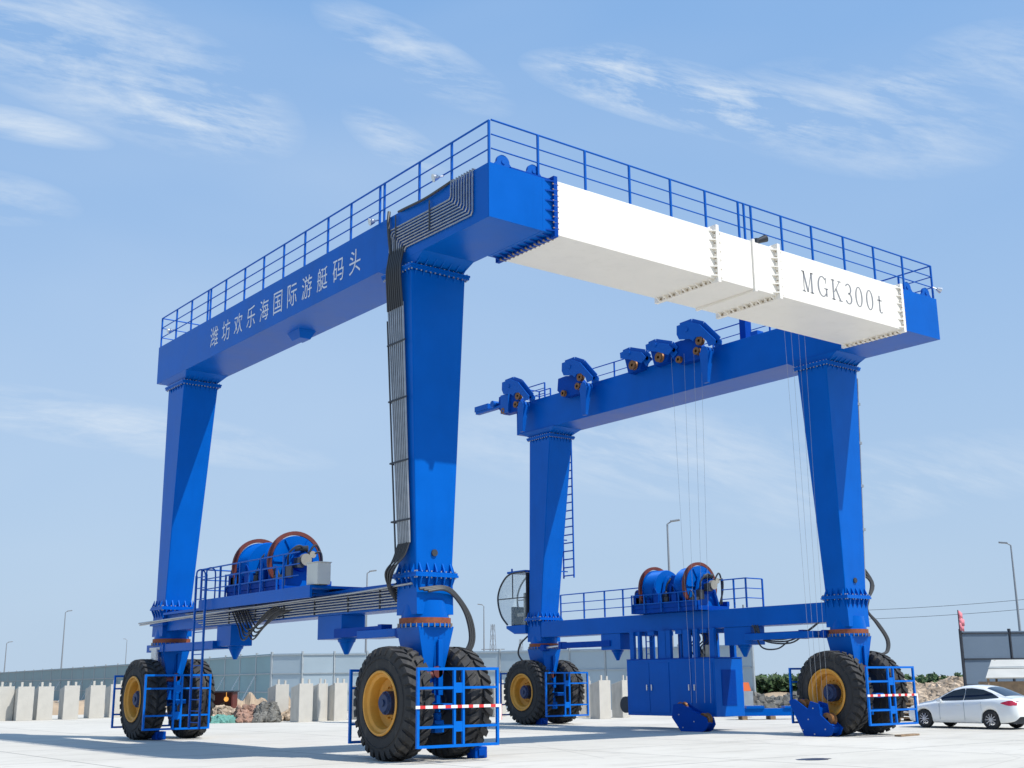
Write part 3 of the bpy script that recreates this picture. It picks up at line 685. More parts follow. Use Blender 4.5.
m_.build('ventilation_grille', [DBLUE, DBLUE], cab)
m_ = MB(); m_.box(14.62, 15.88, 4.60, 8.64, 2.202, 2.235); m_.build('cabinet_roof', DBLUE, cab)
m_ = MB(); m_.cyl((14.75, 8.9, .75), (15.3, 8.9, .75), .27, n=24); m_.build('exhaust_silencer', DARK, cab)
m_ = MB()
for y, wd in ((8.45, .09), (8.1, .05), (7.0, .16), (6.72, .1), (5.9, .14), (5.5, .10), (4.78, .10)): m_.box(14.70, 14.82, y-wd, y+wd, 2.236, 3.128); m_.box(15.62, 15.72, y-wd, y+wd, 2.236, 3.128)
for y in (8.3, 7.6, 6.3, 5.2): m_.box(14.78, 15.7, y-.15, y+.15, 3.0, 3.127)
m_.build('cabinet_hanger', BLUE, cab)
m_ = MB()
for y in (7.6, 7.95): m_.bar((14.9, y, 2.24), (14.9, y, 3.12), .035)
for i in range(4): m_.cyl((14.9, 7.6, 2.4+i*.2), (14.9, 7.95, 2.4+i*.2), .014, n=6)
m_.cyl((14.95, 6.35, 2.24), (14.95, 6.35, 3.1), .05, n=10); m_.mi = 1
m_.build('ladder', BLUE, cab); m_ = MB(); m_.mi = 1; m_.cyl((15.0, 5.15, 2.24), (15.0, 5.15, 2.62), .16, n=16); m_.cyl((15.1, 5.6, 2.24), (15.1, 5.6, 2.5), .12, n=16); m_.cyl((15.0, 6.1, 2.24), (15.0, 6.1, 2.46), .1, n=14); m_.mi = 2
for i in range(9):
    y = 4.95+.15*i; m_.tube([(15.0, y, 2.3), (14.95, y+.1, 2.55), (15.05, y-.1, 2.8), (15.0, y, 3.12)], .024, 6)
m_.build('hydraulic_gear', [BLUE, CREAM, DARK], cab)
m_ = MB()
for a in range(3): m_.tube([(14.85, 3.2-.1*a, 3.15), (14.8, 2.7, 2.78-.05*a), (14.8, 1.9-.1*a, 2.70-.06*a), (14.84, 1.1, 2.9), (14.9, .6, 3.2)], .026, 6)
m_.tube([(14.8, 3.1, 3.1), (14.75, 2.8, 2.5), (14.75, 2.2, 2.42), (14.8, 1.8, 2.62)], .024, 6)
m_.build('hose_bundle', HOSE, tr)
# ladder behind the rear right leg
m_ = MB()
for y in (13.02, 13.62): m_.bar((SX+.80, y, 5.35), (SX+.80, y, 10.9), .045)
for i in range(18): m_.cyl((SX+.80, 13.02, 5.45+i*.31), (SX+.80, 13.62, 5.45+i*.31), .026, n=6)
for i in range(5): m_.bar((SX+.4, 13.4, 5.6+i*1.2), (SX+.80, 13.4, 5.6+i*1.2), .04)
m_.build('ladder', LBLUE, crane)

# operator cab: curved glass nose towards the rear
cx0, cx1 = 14.75, 15.75
prof = [(14.3, 5.62), (15.25, 5.58), (15.75, 5.28), (16.02, 4.85), (16.02, 4.45), (15.82, 4.0), (15.45, 3.66)]
cabr = MB(); cabr.prism([(14.32, 3.30), (14.32, 3.62), (15.5, 3.62), (15.5, 3.52), (15.0, 3.30)], 'x', cx0, cx1); cabr = cabr.build('operator_cab', BLUE, crane, bevel=.01)
m_ = MB(); m_.box(cx0, cx1, 14.3, 15.42, 5.60, 5.68); m_.bar((14.9, 15.3, 5.68), (14.9, 15.3, 5.8), .05); m_.build('cab_roof', LBLUE, cabr)
m_ = MB()
for x in (cx0+.02, cx1-.02): m_.tube([(x, a, b) for a, b in prof], .035, 8); m_.bar((x, 14.35, 4.65), (x, 15.98, 4.65), .035); m_.bar((x, 15.1, 4.65), (x, 15.1, 5.56), .03)
m_.build('window_frame', DARK, cabr)
m_ = MB(); n = len(prof)
m_.add([(cx0+.03, a, b) for a, b in prof]+[(cx1-.03, a, b) for a, b in prof], [(i, i+1, n+i+1, n+i) for i in range(n-1)])
m_.add([(cx0+.025, a, b) for a, b in prof+[(14.32, 3.63)]], [tuple(range(n+1))])
m_.build('curved_glass', CABGL, cabr)
m_ = MB(); m_.box(cx1-.03, cx1, 14.32, 15.1, 3.63, 5.58); m_.box(cx0+.08, cx1-.05, 14.31, 14.36, 3.63, 5.58); m_.build('rear_panel', DARK, cabr)
m_ = MB(); m_.box(15.0, 15.5, 14.7, 15.15, 3.95, 4.1); m_.box(15.0, 15.5, 14.62, 14.74, 4.05, 4.85); m_.box(15.1, 15.4, 14.62, 14.72, 4.87, 5.1); m_.cyl((15.25, 14.95, 3.63), (15.25, 14.95, 3.95), .08, n=12); m_.build('operator_seat', [CREAM], cabr, bevel=.03)
m_ = MB(); m_.box(15.0, 15.5, 15.35, 15.5, 3.63, 4.35); m_.build('control_desk', DARK, cabr, bevel=.01)

# sheave brackets on the inner side of the right beam; poly is (y, z)
def sheave(y, z, r, par, x0=14.25, x1=14.42):
    s_ = MB(); s_.lathe([(x0, .05), (x0, r), (x0+.05, r*.85), (x1-.05, r*.85), (x1, r), (x1, .05)], c=(0, y, z), axis='x', n=24)
    return s_.build('sheave', BRASS, par)
def bracket(yc, dz, tall, cone, label=None):
    s_ = MB(); x0, x1 = 14.16, 14.50
    if tall:
        head = [(.67, 13.08), (.13, 13.10), (-.36, 12.89), (-.75, 12.49), (-1.02, 12.22), (-1.0, 12.09), (-.72, 12.06), (-.64, 12.25), (-.40, 12.47), (-.16, 12.50), (-.04, 12.39), (.09, 12.49), (.59, 12.59), (.69, 12.78)]
        body = [(1.14, 12.60), (.7, 12.62), (.1, 12.5), (-.17, 12.22), (-.14, 11.80), (.86, 11.83), (1.2, 12.15)]
    else:
        head = [(.69, 12.77), (.35, 12.80), (-.39, 12.55), (-.6, 12.33), (-.37, 12.17), (.14, 12.40), (.33, 12.46), (.67, 12.56)]
        body = [(.66, 12.58), (.30, 12.50), (-.25, 12.28), (-.1, 12.05), (.5, 12.0)]
    head = [(yc+a, b) for a, b in head]; body = [(yc+a, b) for a, b in body]
    head = [(a, b+dz) for a, b in head]; body = [(a, b+dz) for a, b in body]
    s_.prism(head, 'x', x0, x0+.035); s_.prism(head, 'x', x1-.035, x1)
    k = 4 if tall else 3
    for i in range(k+1): s_.bar(((x0+x1)/2, *head[i]), ((x0+x1)/2, *head[i+1]), x1-x0-.08, .03, up=(1, 0, 0))
    o = s_.build('sheave_bracket', LBLUE, rb, bevel=.006)
    b = MB(); b.prism(body, 'x', x0+.20, x1+.168); b.build('bracket_body', DBLUE, o, bevel=.006)
    m2 = MB(); m2.cyl((x0-.03, yc+.22, (12.84 if tall else 12.66)+dz), (x0, yc+.22, (12.84 if tall else 12.66)+dz), .07, n=14); m2.build('axle_pin', LBLUE, o)
    if tall: sheave(yc-.26, 12.36+dz, .15, o, x0+.04, x0+.18); sheave(yc-.10, 12.05+dz, .13, o, x0+.05, x0+.18); sheave(yc+.75, 11.95+dz, .12, o, x0+.08, x0+.18)
    else: sheave(yc+.15, 12.22+dz, .17, o, x0+.05, x0+.18)
    if cone:
        c2 = MB(); c2.frust((x0+.10, yc-.46), .06, .10, 10.90, (x0+.12, yc-.50), .13, .20, 11.93+dz); c2.cyl((x0, yc-.50, 11.96+dz), (x1, yc-.50, 11.96+dz), .15, n=16); c2.build('rope_fairlead', LBLUE, o, bevel=.01)
    return o
a_ = bracket(14.2, 0, True, True); bracket(10.5, 0, True, True); bracket(7.3, 0, False, False); bracket(6.0, 0, False, False); bracket(4.5, 0, True, True)
m_ = MB(); m_.box(14.3, 14.5, 14.7, 16.85, 12.14, 12.24); m_.box(14.28, 14.52, 16.0, 16.9, 12.24, 12.46); m_.cyl((14.2, 15.6, 12.35), (14.55, 15.6, 12.35), .13, n=16); m_.box(14.25, 14.55, 14.6, 15.1, 11.85, 12.6); m_.build('rope_arm', LBLUE, rb, bevel=.008)

# wire ropes
m_ = MB()
for y, y2 in ((4.22, 4.35), (4.55, 4.6), (5.0, 4.95), (5.6, 5.15)): m_.cyl((14.28, y, 12.1), (14.08, y2, .85), .0042, n=5)
for y, yb_ in ((.0, -.05), (.22, .12), (.5, .3), (.75, .45)): m_.cyl((14.28, y, 11.9), (14.1, yb_, .85), .0042, n=5)
m_.build('wire_ropes', PIPE, rb)

# pipes over the front left corner and down the leg
m_ = MB(); K = 9
for i in range(K):
    t = i/(K-1)
    ya = -2.0-.80*t; zt = 12.34; zk = 11.78-.62*t          # vertical part on the beam face, then slanting back
    x = -.03
    y2 = .50-.66*t; z2 = 11.80-.60*t
    m_.tube([(.35, ya, 12.215), (x, ya, 12.19), (x, ya, 12.0), (x, ya, zk+.06), (x, ya+.06, zk), (x, y2-.05, z2), (x, y2, z2-.06), (x, y2, 11.2-.1*t)], .021, 6, smooth=False)
m_.build('pipe_bundle', PIPE, lb)
m_ = MB()
for i in range(8):
    t = i/7; m_.tube([(-.03, .48-.60*t, 11.25), (-.10, .42-.58*t, 11.0), (-.165, .37-.56*t, 10.75), (-.165, .37-.56*t, 10.5), (-.12, .40-.58*t, 10.1), (-.09, .42-.6*t, 9.8)], .028, 6)
m_.build('hose_bundle', HOSE, lb)
m_ = MB(); m_.tube([(0.02, .2, 12.20), (-.05, -.2, 12.14), (-.06, -1.0, 12.10), (-.05, -1.7, 12.14), (.02, -2.0, 12.22)], .03, 8); m_.tube([(-.02, .55, 12.3), (-.07, .5, 12.0), (-.07, .45, 11.6), (-.05, .4, 11.2)], .04, 6)
for (y, z0, z1) in ((.2, 11.2, 12.1), (-1.2, 11.3, 12.0)): m_.box(-.065, -.052, y-.02, y+.02, z0, z1)
m_.build('cable_loom', HOSE, lb)
def leg_x(z): return LX-(.48+.28*(z-3.87)/6.75)
m_ = MB()
for i in range(8):
    t = i/7
    m_.tube([(leg_x(9.9)-.05, .42-.60*t, 9.9), (leg_x(7)-.05, .30-.50*t, 7.0), (leg_x(4.5)-.05, .22-.44*t, 4.5)], .026, 6, smooth=False)
m_.build('pipe_bundle', PIPE, legs[0])
for z in (9.0, 7.7, 6.3, 5.0): m_ = MB(); m_.box(leg_x(z)-.085, leg_x(z)-.078, -.30, .46, z-.02, z+.02); m_.bar((leg_x(z)-.08, .46, z), (leg_x(z)+.1, .5, z), .03); m_.build('pipe_clamp', DARK, legs[0])
m_ = MB(); m_.cyl((leg_x(9)-.06, .50, 9.6), (leg_x(4.3)-.06, .34, 4.3), .02, n=6)
for i in range(9):
    t = i/8; m_.tube([(leg_x(4.5)-.05, .22-.44*t, 4.52), (.06, .28-.4*t, 4.2), (-.0-.05*(i % 3), .42-.3*t, 3.9), (.06, .50-.12*t, 3.6), (.28, .50, 3.28+.05*i)], .02, 7)
m_.build('hose_bundle', HOSE, legs[0])
def hose_tail(lx, ly, par, s=1):
    q = MB()
    for i in range(3):
        o = .05*i
        q.tube([(lx-.45+.1*i, ly-.46-o*.3, 3.5-.02*i), (lx+.15, ly-.50-o*.3, 3.56-.03*i), (lx+.52, ly-.45, 3.40-.04*i), (lx+.92-o, ly-.40, 2.95), (lx+1.05-o, ly-.35, 2.45), (lx+.85-o, ly-.30, 2.15), (lx+.35, ly-.25, 2.25-o), (lx+.1, ly-.38, 2.0)], .034, 8)
    q.build('hydraulic_hose', HOSE, par)
hose_tail(LX, 0, legs[0])
q = MB()
for i in range(3): q.tube([(SX+.49, -.1+.1*i, 4.6+.3*i), (SX+.95+.05*i, -.2, 4.3), (SX+.80, -.2, 3.8), (SX+.70, -.2, 3.45), (SX+1.1-.05*i, -.25, 3.1), (SX+1.45-.05*i, -.3, 2.65), (SX+1.38-.04*i, -.3, 2.3), (SX+.95, -.3, 2.2), (SX+.55, -.35, 2.1)], .034, 8)
q.build('hydraulic_hose', HOSE, legs[1])
q = MB(); q.cyl((SX+.80, -.42, 10.4), (SX+.545, -.31, 4.4), .022, n=8)
for z in (9.6, 8.4, 7.1, 5.8): k = (z-3.87)/6.75; q.box(SX+.46+.27*k, SX+.60+.27*k, -.35-.10*k, -.25-.10*k, z-.04, z+.04)
q.build('cable_conduit', PIPE, legs[1])
q = MB(); q.tube([(SX-.45, LY+.42, 3.2), (SX-.55, LY+.75, 2.9), (SX-.55, LY+.85, 2.5), (SX-.4, LY+.5, 2.1), (SX-.2, LY+.35, 1.9)], .034, 8); q.build('hydraulic_hose', HOSE, legs[3])
q = MB(); q.cyl((LX-.52, LY-.1, 2.2), (LX-.52, LY-.1, 2.62), .13, n=16); q.build('hydraulic_motor', SILV, legs[2])

# ------------------------------------------------------------------ lower hook blocks standing on the concrete
def hook_block(loc, rz, lab, p, sh, bl):
    r = empty('hook_block', loc, lab, 'hook block', 'lower sheave blocks of the crane', rz)
    def mk(name, mb, mt, bevel=0): 
        o = mb.build(name, mt, None, org=(0, 0, 0), bevel=bevel); o.parent = r; return o
    for sx in (-.19, .15):
        m_ = MB(); m_.prism(p, 'x', sx, sx+.04); mk('side_plate', m_, DBLUE, .006)
    m_ = MB(); m_.prism([(a*.9, .06+b*.82) for a, b in p], 'x', -.145, .145); mk('core', m_, DBLUE)
    for (y, z, rr) in sh:
        m_ = MB(); m_.lathe([(-.10, .05), (-.10, rr), (-.05, rr*.86), (.05, rr*.86), (.10, rr), (.10, .05)], c=(0, y, z), axis='x', n=24); mk('sheave', m_, BRASS)
    m_ = MB()
    for (y, z) in bl: m_.cyl((-.205, y, z), (-.19, y, z), .02, n=10)
    mk('bolt', m_, BOLT)
    return r
hook_block((14.05, 5.1, 0), R_(4), 'blue steel lower sheave block standing below the engine cabinet',
           [(.70, .41), (.62, .80), (.30, .84), (.05, .70), (-.30, .56), (-.68, .42), (-.74, .22), (-.62, .05), (-.50, 0), (.35, 0)], ((.40, .72, .16), (-.50, .36, .20)), ((.25, .12), (-.2, .30), (.4, .5)))
hook_block((13.95, .28, 0), R_(-4), 'blue steel lower sheave block with a square lug leaning against the front right tyre',
           [(.80, .92), (.74, .99), (.57, .99), (.11, .72), (0, .94), (-.31, .87), (-.34, .58), (-.80, .24), (-.69, .05), (-.50, 0), (.29, 0), (.51, .39)], ((.42, .80, .20), (-.50, .46, .18)), ((.10, .45), (.32, .16), (-.1, .06), (-.5, .2), (-.1, .75)))
# planks under the right tyres
for i, (x, y, rz, l_) in enumerate(((16.4, -1.3, .1, 'thin wooden plank lying on the concrete before the right front tyres'),)):
    m_ = MB(); m_.box(-.5, .5, -.10, .10, 0.002, .05); o = m_.build('wooden_plank', WOOD, None, org=(0, 0, 0), bevel=.005); o.location = (x-.9, y-.25, 0); o.rotation_euler.z = rz; tag(o, l_, 'plank')
# oil stain
m_ = MB(); random.seed(3)
for cx, cy, r in ((6.1, -5.9, .34),):
    n = 22; m_.add([(cx+(r+random.uniform(-.06, .06))*1.2*math.cos(2*math.pi*i/n), cy+(r+random.uniform(-.05, .05))*.8*math.sin(2*math.pi*i/n), .004) for i in range(n)], [tuple(range(n))])
o = m_.build('drain_cover', mat('wet_stain', (.03, .035, .06), .35)); tag(o, 'small dark drain cover set in the pale concrete in front of the crane', 'drain cover')

# ------------------------------------------------------------------ white car
def car():
    Q = at_dist(992, 729, 40.6); P = min((at_dist(925.5, 728, 40.6+.01*k) for k in range(300)), key=lambda p: abs((p-Q).length-2.30))
    fw = (P-Q).normalized(); rt = Vector((fw.y, -fw.x, 0)); c0 = (P+Q)/2+rt*.72
    root = empty('parked_car', c0, 'white four door saloon car parked at the right edge, tail to the viewer', 'car')
    root.scale = (.89, .89, .89); root.rotation_euler.z = math.atan2(fw.y, fw.x)      # local +X = forward
    def link_(o): o.parent = root; return o
    # stations along x: (x, z_bottom, z_belt, z_top, halfwidth_low, halfwidth_belt, halfwidth_roof)
    A = 1.29
    st = [(2.10, .42, .62, .64, .55, .52, .40), (2.02, .28, .66, .70, .72, .70, .55), (1.85, .22, .70, .76, .80, .79, .65), (1.65, .20, .74, .82, .83, .82, .68), (1.3, .2, .80, .90, .845, .84, .70), (.98, .2, .84, .95, .85, .845, .72),
          (.75, .2, .87, 1.02, .85, .845, .70), (.45, .2, .885, 1.21, .85, .845, .62), (.15, .2, .90, 1.36, .85, .845, .57), (-.2, .2, .915, 1.44, .85, .845, .55), (-.6, .2, .93, 1.455, .85, .845, .55), (-1.0, .2, .945, 1.41, .85, .845, .55),
          (-1.3, .2, .96, 1.31, .85, .84, .56), (-1.6, .2, .975, 1.17, .85, .83, .60), (-1.82, .21, .985, 1.06, .84, .80, .64), (-2.05, .25, .98, 1.03, .80, .75, .62), (-2.2, .30, .93, .97, .74, .70, .58), (-2.26, .42, .84, .86, .66, .62, .5)]
    # refine
    def lerp(a, b, t): return tuple(x+(y-x)*t for x, y in zip(a, b))
    S2 = []
    for a, b in zip(st, st[1:]):
        k = max(1, round(abs(a[0]-b[0])/.06))
        S2 += [lerp(a, b, i/k) for i in range(k)]
    S2.append(st[-1])
    for _ in range(3):
        S2 = [S2[0]]+[tuple([S2[i][0]]+[(S2[i-1][j]+2*S2[i][j]+S2[i+1][j])/4 for j in range(1, 7)]) for i in range(1, len(S2)-1)]+[S2[-1]]
    RW = .345
    def ring(s):
        x, zb, zl, zt, wl, wb, wr = s; z0 = zb
        for xw in (A, -A):
            d = abs(x-xw)
            if d < RW: z0 = max(z0, .31+math.sqrt(RW*RW-d*d))
        zb2 = min(z0, zl-.05)
        pts = [(wl-.04, zb2), (wl, zb2+.03), (wl+.02, zb2+(zl-zb2)*.35), (wl+.015, zb2+(zl-zb2)*.7), (wb+.005, zl-.015), (wb-.02, zl+.01)]
        h = zt-zl
        pts += [(wb-.05+(wr-wb+.05)*.33, zl+h*.30), (wb-.05+(wr-wb+.05)*.68, zl+h*.62), (wr+.03, zl+h*.88), (wr-.06, zl+h*.975), (wr*.5, zt+.012), (0, zt+.018)]
        return pts
    R = [ring(s) for s in S2]; n = len(R[0]); V = []; Fc = []
    for s, r in zip(S2, R): V += [(s[0], y, z) for y, z in r] + [(s[0], -y, z) for y, z in r[-2::-1]]
    k = 2*n-1
    for i in range(len(S2)-1):
        for j in range(k-1): Fc.append((i*k+j, i*k+j+1, (i+1)*k+j+1, (i+1)*k+j))
    Fc += [tuple(range(k)), tuple((len(S2)-1)*k+j for j in range(k-1, -1, -1))]
    b = MB(); b.add(V, Fc); link_(b.build('body', CARW, None, org=(0, 0, 0), smooth=50))
    def ring_at(x):
        for i in range(len(S2)-1):
            if S2[i][0] >= x >= S2[i+1][0]:
                t = (S2[i][0]-x)/max(1e-9, S2[i][0]-S2[i+1][0]); return [(p[0]+(q[0]-p[0])*t, p[1]+(q[1]-p[1])*t) for p, q in zip(R[i], R[i+1])]
        return R[-1]
    def at_z(x, z):
        r_ = ring_at(x)[4:]
        for p, q in zip(r_, r_[1:]):
            if p[1] <= z <= q[1]: t = (z-p[1])/max(1e-9, q[1]-p[1]); return p[0]+(q[0]-p[0])*t
        return r_[-1][0]
    def at_y(x, y):
        r_ = ring_at(x)[5:]
        for p, q in zip(r_, r_[1:]):
            if q[0] <= y <= p[0]: t = (p[0]-y)/max(1e-9, p[0]-q[0]); return p[1]+(q[1]-p[1])*t
        return r_[-1][1]
    def interp(tab, x):
        for (a_, b__), (c_2, d_) in zip(tab, tab[1:]):
            if a_ >= x >= c_2: return b__+(d_-b__)*(a_-x)/max(1e-9, a_-c_2)
        return tab[0][1] if x > tab[0][0] else tab[-1][1]
    bot = [(.80, .925), (0, .945), (-1.0, .985), (-1.62, 1.035)]
    top = [(.80, .93), (.45, 1.13), (.15, 1.275), (-.2, 1.345), (-.6, 1.355), (-1.0, 1.305), (-1.3, 1.20), (-1.62, 1.04)]
    for sg in (1, -1):
        for xa, xb_ in ((.80, -.312), (-.332, -1.60)):
            b = MB(); nx, nz = 26, 6; vs = []
            for i in range(nx+1):
                x = xa+(xb_-xa)*i/nx; z0_, z1_ = interp(bot, x), max(interp(bot, x)+.004, interp(top, x))
                for j_ in range(nz+1):
                    z = z0_+(z1_-z0_)*j_/nz; vs.append((x, sg*(at_z(x, z)+.007), z+.003))
            b.add(vs, [(i*(nz+1)+j_, i*(nz+1)+j_+1, (i+1)*(nz+1)+j_+1, (i+1)*(nz+1)+j_) for i in range(nx) for j_ in range(nz)])
            link_(b.build('side_window', CARGL, None, org=(0, 0, 0), smooth=60))
    for nm, xa, xb_, w0, w1 in (('windscreen', .86, .16, .70, .56), ('rear_window', -1.10, -1.78, .54, .60)):
        b = MB(); nx, ny = 12, 12; vs = []
        for i in range(nx+1):
            x = xa+(xb_-xa)*i/nx; hw = w0+(w1-w0)*i/nx
            for j_ in range(ny+1):
                y = hw*(2*j_/ny-1); vs.append((x, y, at_y(x, abs(y))+.008))
        b.add(vs, [(i*(ny+1)+j_, i*(ny+1)+j_+1, (i+1)*(ny+1)+j_+1, (i+1)*(ny+1)+j_) for i in range(nx) for j_ in range(ny)])
        link_(b.build(nm, CARGL, None, org=(0, 0, 0), smooth=60))
    b = MB(); b.box(-2.0, 1.9, -.62, .62, .18, .55); link_(b.build('underbody', DARK, None, org=(0, 0, 0)))
    for xw in (A, -A):
        for sg in (-1, 1):
            t = MB(); t.lathe([(-.10, .20), (-.10, .27), (-.085, .305), (-.05, .315), (.05, .315), (.085, .305), (.10, .27), (.10, .20)], axis='y', n=36)
            wv = t.build('wheel', RUBBER, None, org=(0, 0, 0)); link_(wv); wv.location = (xw, sg*.75, .315)
            r = MB(); yy = sg*.095; r.lathe([(yy, .205), (yy-sg*.02, .195), (yy-sg*.07, .19)], axis='y', n=30)
            for q in range(10):
                a = 2*math.pi*q/10; r.bar((.03*math.cos(a), yy-sg*.02, .03*math.sin(a)), (.195*math.cos(a), yy-sg*.02, .195*math.sin(a)), .028, .02, up=(0, 1, 0))
            r.cyl((0, yy-sg*.04, 0), (0, yy, 0), .045, n=14); r.lathe([(yy-sg*.075, .02), (yy-sg*.075, .195)], axis='y', n=30) if False else None
            ro = r.build('rim', SILV, None, org=(0, 0, 0)); ro.parent = wv
    for sg in (-1, 1):
        t = MB(); nx, nz = 10, 5; vs = []
        for i in range(nx+1):
            x = -1.72-.50*i/nx; hh = .085*min(1, .15+1.6*i/nx)*(1 if i < 8 else .85)
            for j_ in range(nz+1):
                z = .865+hh*(2*j_/nz-1)
                rr_ = ring_at(x); cand = [p[0]+(q_[0]-p[0])*(z-p[1])/(q_[1]-p[1]) for p, q_ in zip(rr_, rr_[1:]) if p[1] <= z <= q_[1] and q_[1] > p[1]]
                vs.append((x-.004, sg*((cand[0] if cand else rr_[4][0])+.008), z))
        t.add(vs, [(i*(nz+1)+j_, i*(nz+1)+j_+1, (i+1)*(nz+1)+j_+1, (i+1)*(nz+1)+j_) for i in range(nx) for j_ in range(nz)])
        link_(t.build('tail_light', LENS, None, org=(0, 0, 0)))
        t = MB(); t.box(.50, .66, sg*.87-.07*(sg < 0), sg*.87+.07*(sg > 0), .90, 1.0); t.box(.52, .58, sg*.80, sg*.88, .91, .94); link_(t.build('wing_mirror', CARW, None, org=(0, 0, 0), bevel=.02))
        t = MB(); t.box(-.2, -.04, sg*.866, sg*.885, .80, .825); t.box(-1.05, -.90, sg*.862, sg*.88, .82, .845); link_(t.build('door_handle', CARW, None, org=(0, 0, 0), bevel=.005))
        t = MB(); t.box(-.345, -.335, sg*.862, sg*.876, .28, .90); t.box(.62, .63, sg*.862, sg*.874, .30, .84); t.box(-1.00, -.99, sg*.862, sg*.873, .62, .90); link_(t.build('door_seam', POSTM, None, org=(0, 0, 0)))
        t = MB(); t.box(-2.10, -2.0, sg*.765, sg*.79, .46, .50); link_(t.build('reflector', LENS, None, org=(0, 0, 0)))
    t = MB(); t.box(-2.262, -2.24, -.22, .22, .60, .72); link_(t.build('number_plate', LBLUE, None, org=(0, 0, 0)))
car()

# ------------------------------------------------------------------ street lamps and poles
def lamp(u, dist, h, side, lab, vtop=640, lean=0):
    p = at_dist(u, vtop, dist); d = (p-CAM); d.z = 0; r = Vector((d.y, -d.x, 0)).normalized()
    root = empty('street_lamp', p, lab, 'street lamp', 'tall street lamps beyond the yard')
    m_ = MB(); m_.cyl(p, p+Vector((0, 0, h-.3)), .13, .06, n=8); m_.cyl(p, p+Vector((0, 0, .3)), .22, n=8); m_.build('pole', LAMPG, root)
    m_ = MB(); a = p+Vector((0, 0, h-.3)); e = a+r*side*.3+Vector((0, 0, .18)); m_.cyl(a, e, .05, .04, n=8); m_.build('arm', LAMPG, root)
    m_ = MB(); m_.bar(e-r*side*.1, e+r*side*.55+Vector((0, 0, .08)), .28, .12); m_.build('lamp_head', LAMPG, root, bevel=.03)
lamp(1021, 100, 11.5, -1, 'street lamp with its head to the left above the slate sheet fence')
lamp(672, 82, 12.0, 1, 'street lamp seen between the twin winch drums and the right rear leg')
lamp(63.4, 175, 11.3, 1, 'street lamp beyond the blocks near the left edge')
lamp(484, 165, 11.6, -1, 'street lamp seen between the front left tyres and the operator cab')
lamp(366, 112, 11.5, 1, 'street lamp seen under the left tie beam beside the front left leg')
lamp(127, 290, 11.5, -1, 'faint distant street lamp just left of the rear left leg')
lamp(7, 200, 8.0, 1, 'low thin street lamp at the extreme left edge')
def pylon(u, dist, h, lab):
    p = at_dist(u, 650, dist); root = empty('lattice_mast', p, lab, 'mast')
    m_ = MB(); s = .55
    cs = [(-1, -1), (1, -1), (1, 1), (-1, 1)]
    for a, b in cs: m_.bar(p+Vector((a*s, b*s, 0)), p+Vector((a*.2, b*.2, h)), .06)
    n = 7
    for i in range(n):
        z0, z1 = h*i/n, h*(i+1)/n; s0 = s+(.2-s)*i/n; s1 = s+(.2-s)*(i+1)/n
        for q in range(4): a, b = cs[q], cs[(q+1) % 4]; m_.bar(p+Vector((a[0]*s0, a[1]*s0, z0)), p+Vector((b[0]*s1, b[1]*s1, z1)), .035)
    m_.build('tower', LAMPG, root)
    r = Vector((RT.x, RT.y, 0))
    m_ = MB()
    for z in (h*.55, h*.62): m_.bar(p-r*1.8+Vector((0, 0, z)), p+r*1.8+Vector((0, 0, z)), .12)
    m_.build('cross_arm', LAMPG, root)
pylon(493, 190, 10, 'distant lattice mast with cross arms beyond the grey fence')
pylon(521, 230, 9, 'fainter distant lattice mast close behind the operator cab')

# ------------------------------------------------------------------ fences
def barrier(pts, H, fm, name, lab, pm=POSTM, braces=False, rows=3, thick=.05):
    root = empty(name, (pts[0][0], pts[0][1], 0), lab, 'fence')
    for i, (a, b) in enumerate(zip(pts, pts[1:])):
        a, b = Vector((a[0], a[1], 0)), Vector((b[0], b[1], 0)); d = (b-a).normalized()
        m_ = MB(); m_.bar(a+d*.06+Vector((0, 0, H/2+.05)), b-d*.06+Vector((0, 0, H/2+.05)), thick, H-.1); nrm = Vector((d.y, -d.x, 0))
        if nrm.dot(CAM-a) < 0: nrm = -nrm
        m_.mi = 1
        for k in range(rows+1):
            z = .12+(H-.2)*k/rows; m_.bar(a+d*.06+nrm*.05+Vector((0, 0, z)), b-d*.06+nrm*.05+Vector((0, 0, z)), .045, .05)
        m_.build('panel', [fm, pm], root)
    for i, a in enumerate(pts):
        a = Vector((a[0], a[1], 0)); m_ = MB(); m_.bar(a, a+Vector((0, 0, H+.10)), .10)
        m_.build('post', pm, root)
        if braces and i < len(pts)-1:
            d = (Vector((pts[i+1][0], pts[i+1][1], 0))-a).normalized(); nrm = Vector((d.y, -d.x, 0))
            if nrm.dot(CAM-a) < 0: nrm = -nrm
            m_ = MB(); m_.bar(a+nrm*1.1+Vector((0, 0, .02)), a+nrm*.08+Vector((0, 0, H*.62)), .05); m_.build('brace', PALE, root)
    return root
HB = 3.1
def fp(u, top_above):      # fence foot whose top shows top_above pixels over the horizon
    return at_dist(u, 680, (HB-1.6)*FPX/top_above)
left_pts = [(u, h) for u, h in ((-26, 10.2), (-18, 10.5), (-9, 10.8), (0, 11.2), (8, 11.6), (16, 12), (24, 12.4), (33, 12.8), (42, 13.3), (51, 13.8), (61, 14.3), (72, 14.8), (83, 15.4), (94, 16), (105, 16.7), (117, 17.4), (130, 18.1), (145, 19), (161, 20), (177, 20.9), (193, 21.8), (209, 22.8), (225, 23.8), (240, 24.8), (256, 25.7), (271, 26.6))]
barrier([tuple(fp(u, h).xy) for u, h in left_pts], HB, FENCE, 'barrier_fence', 'teal panelled barrier fence receding to the left edge behind the blocks', braces=True)
mid = [(271.5, 26.7), (302, 27), (334, 27), (367, 27.1), (400, 27.2), (433, 27.3), (467, 27.5), (500, 27.7), (535, 28), (570, 28.4), (606, 28.8), (643, 29.3), (680, 29.8), (718, 30.4), (754, 31)]
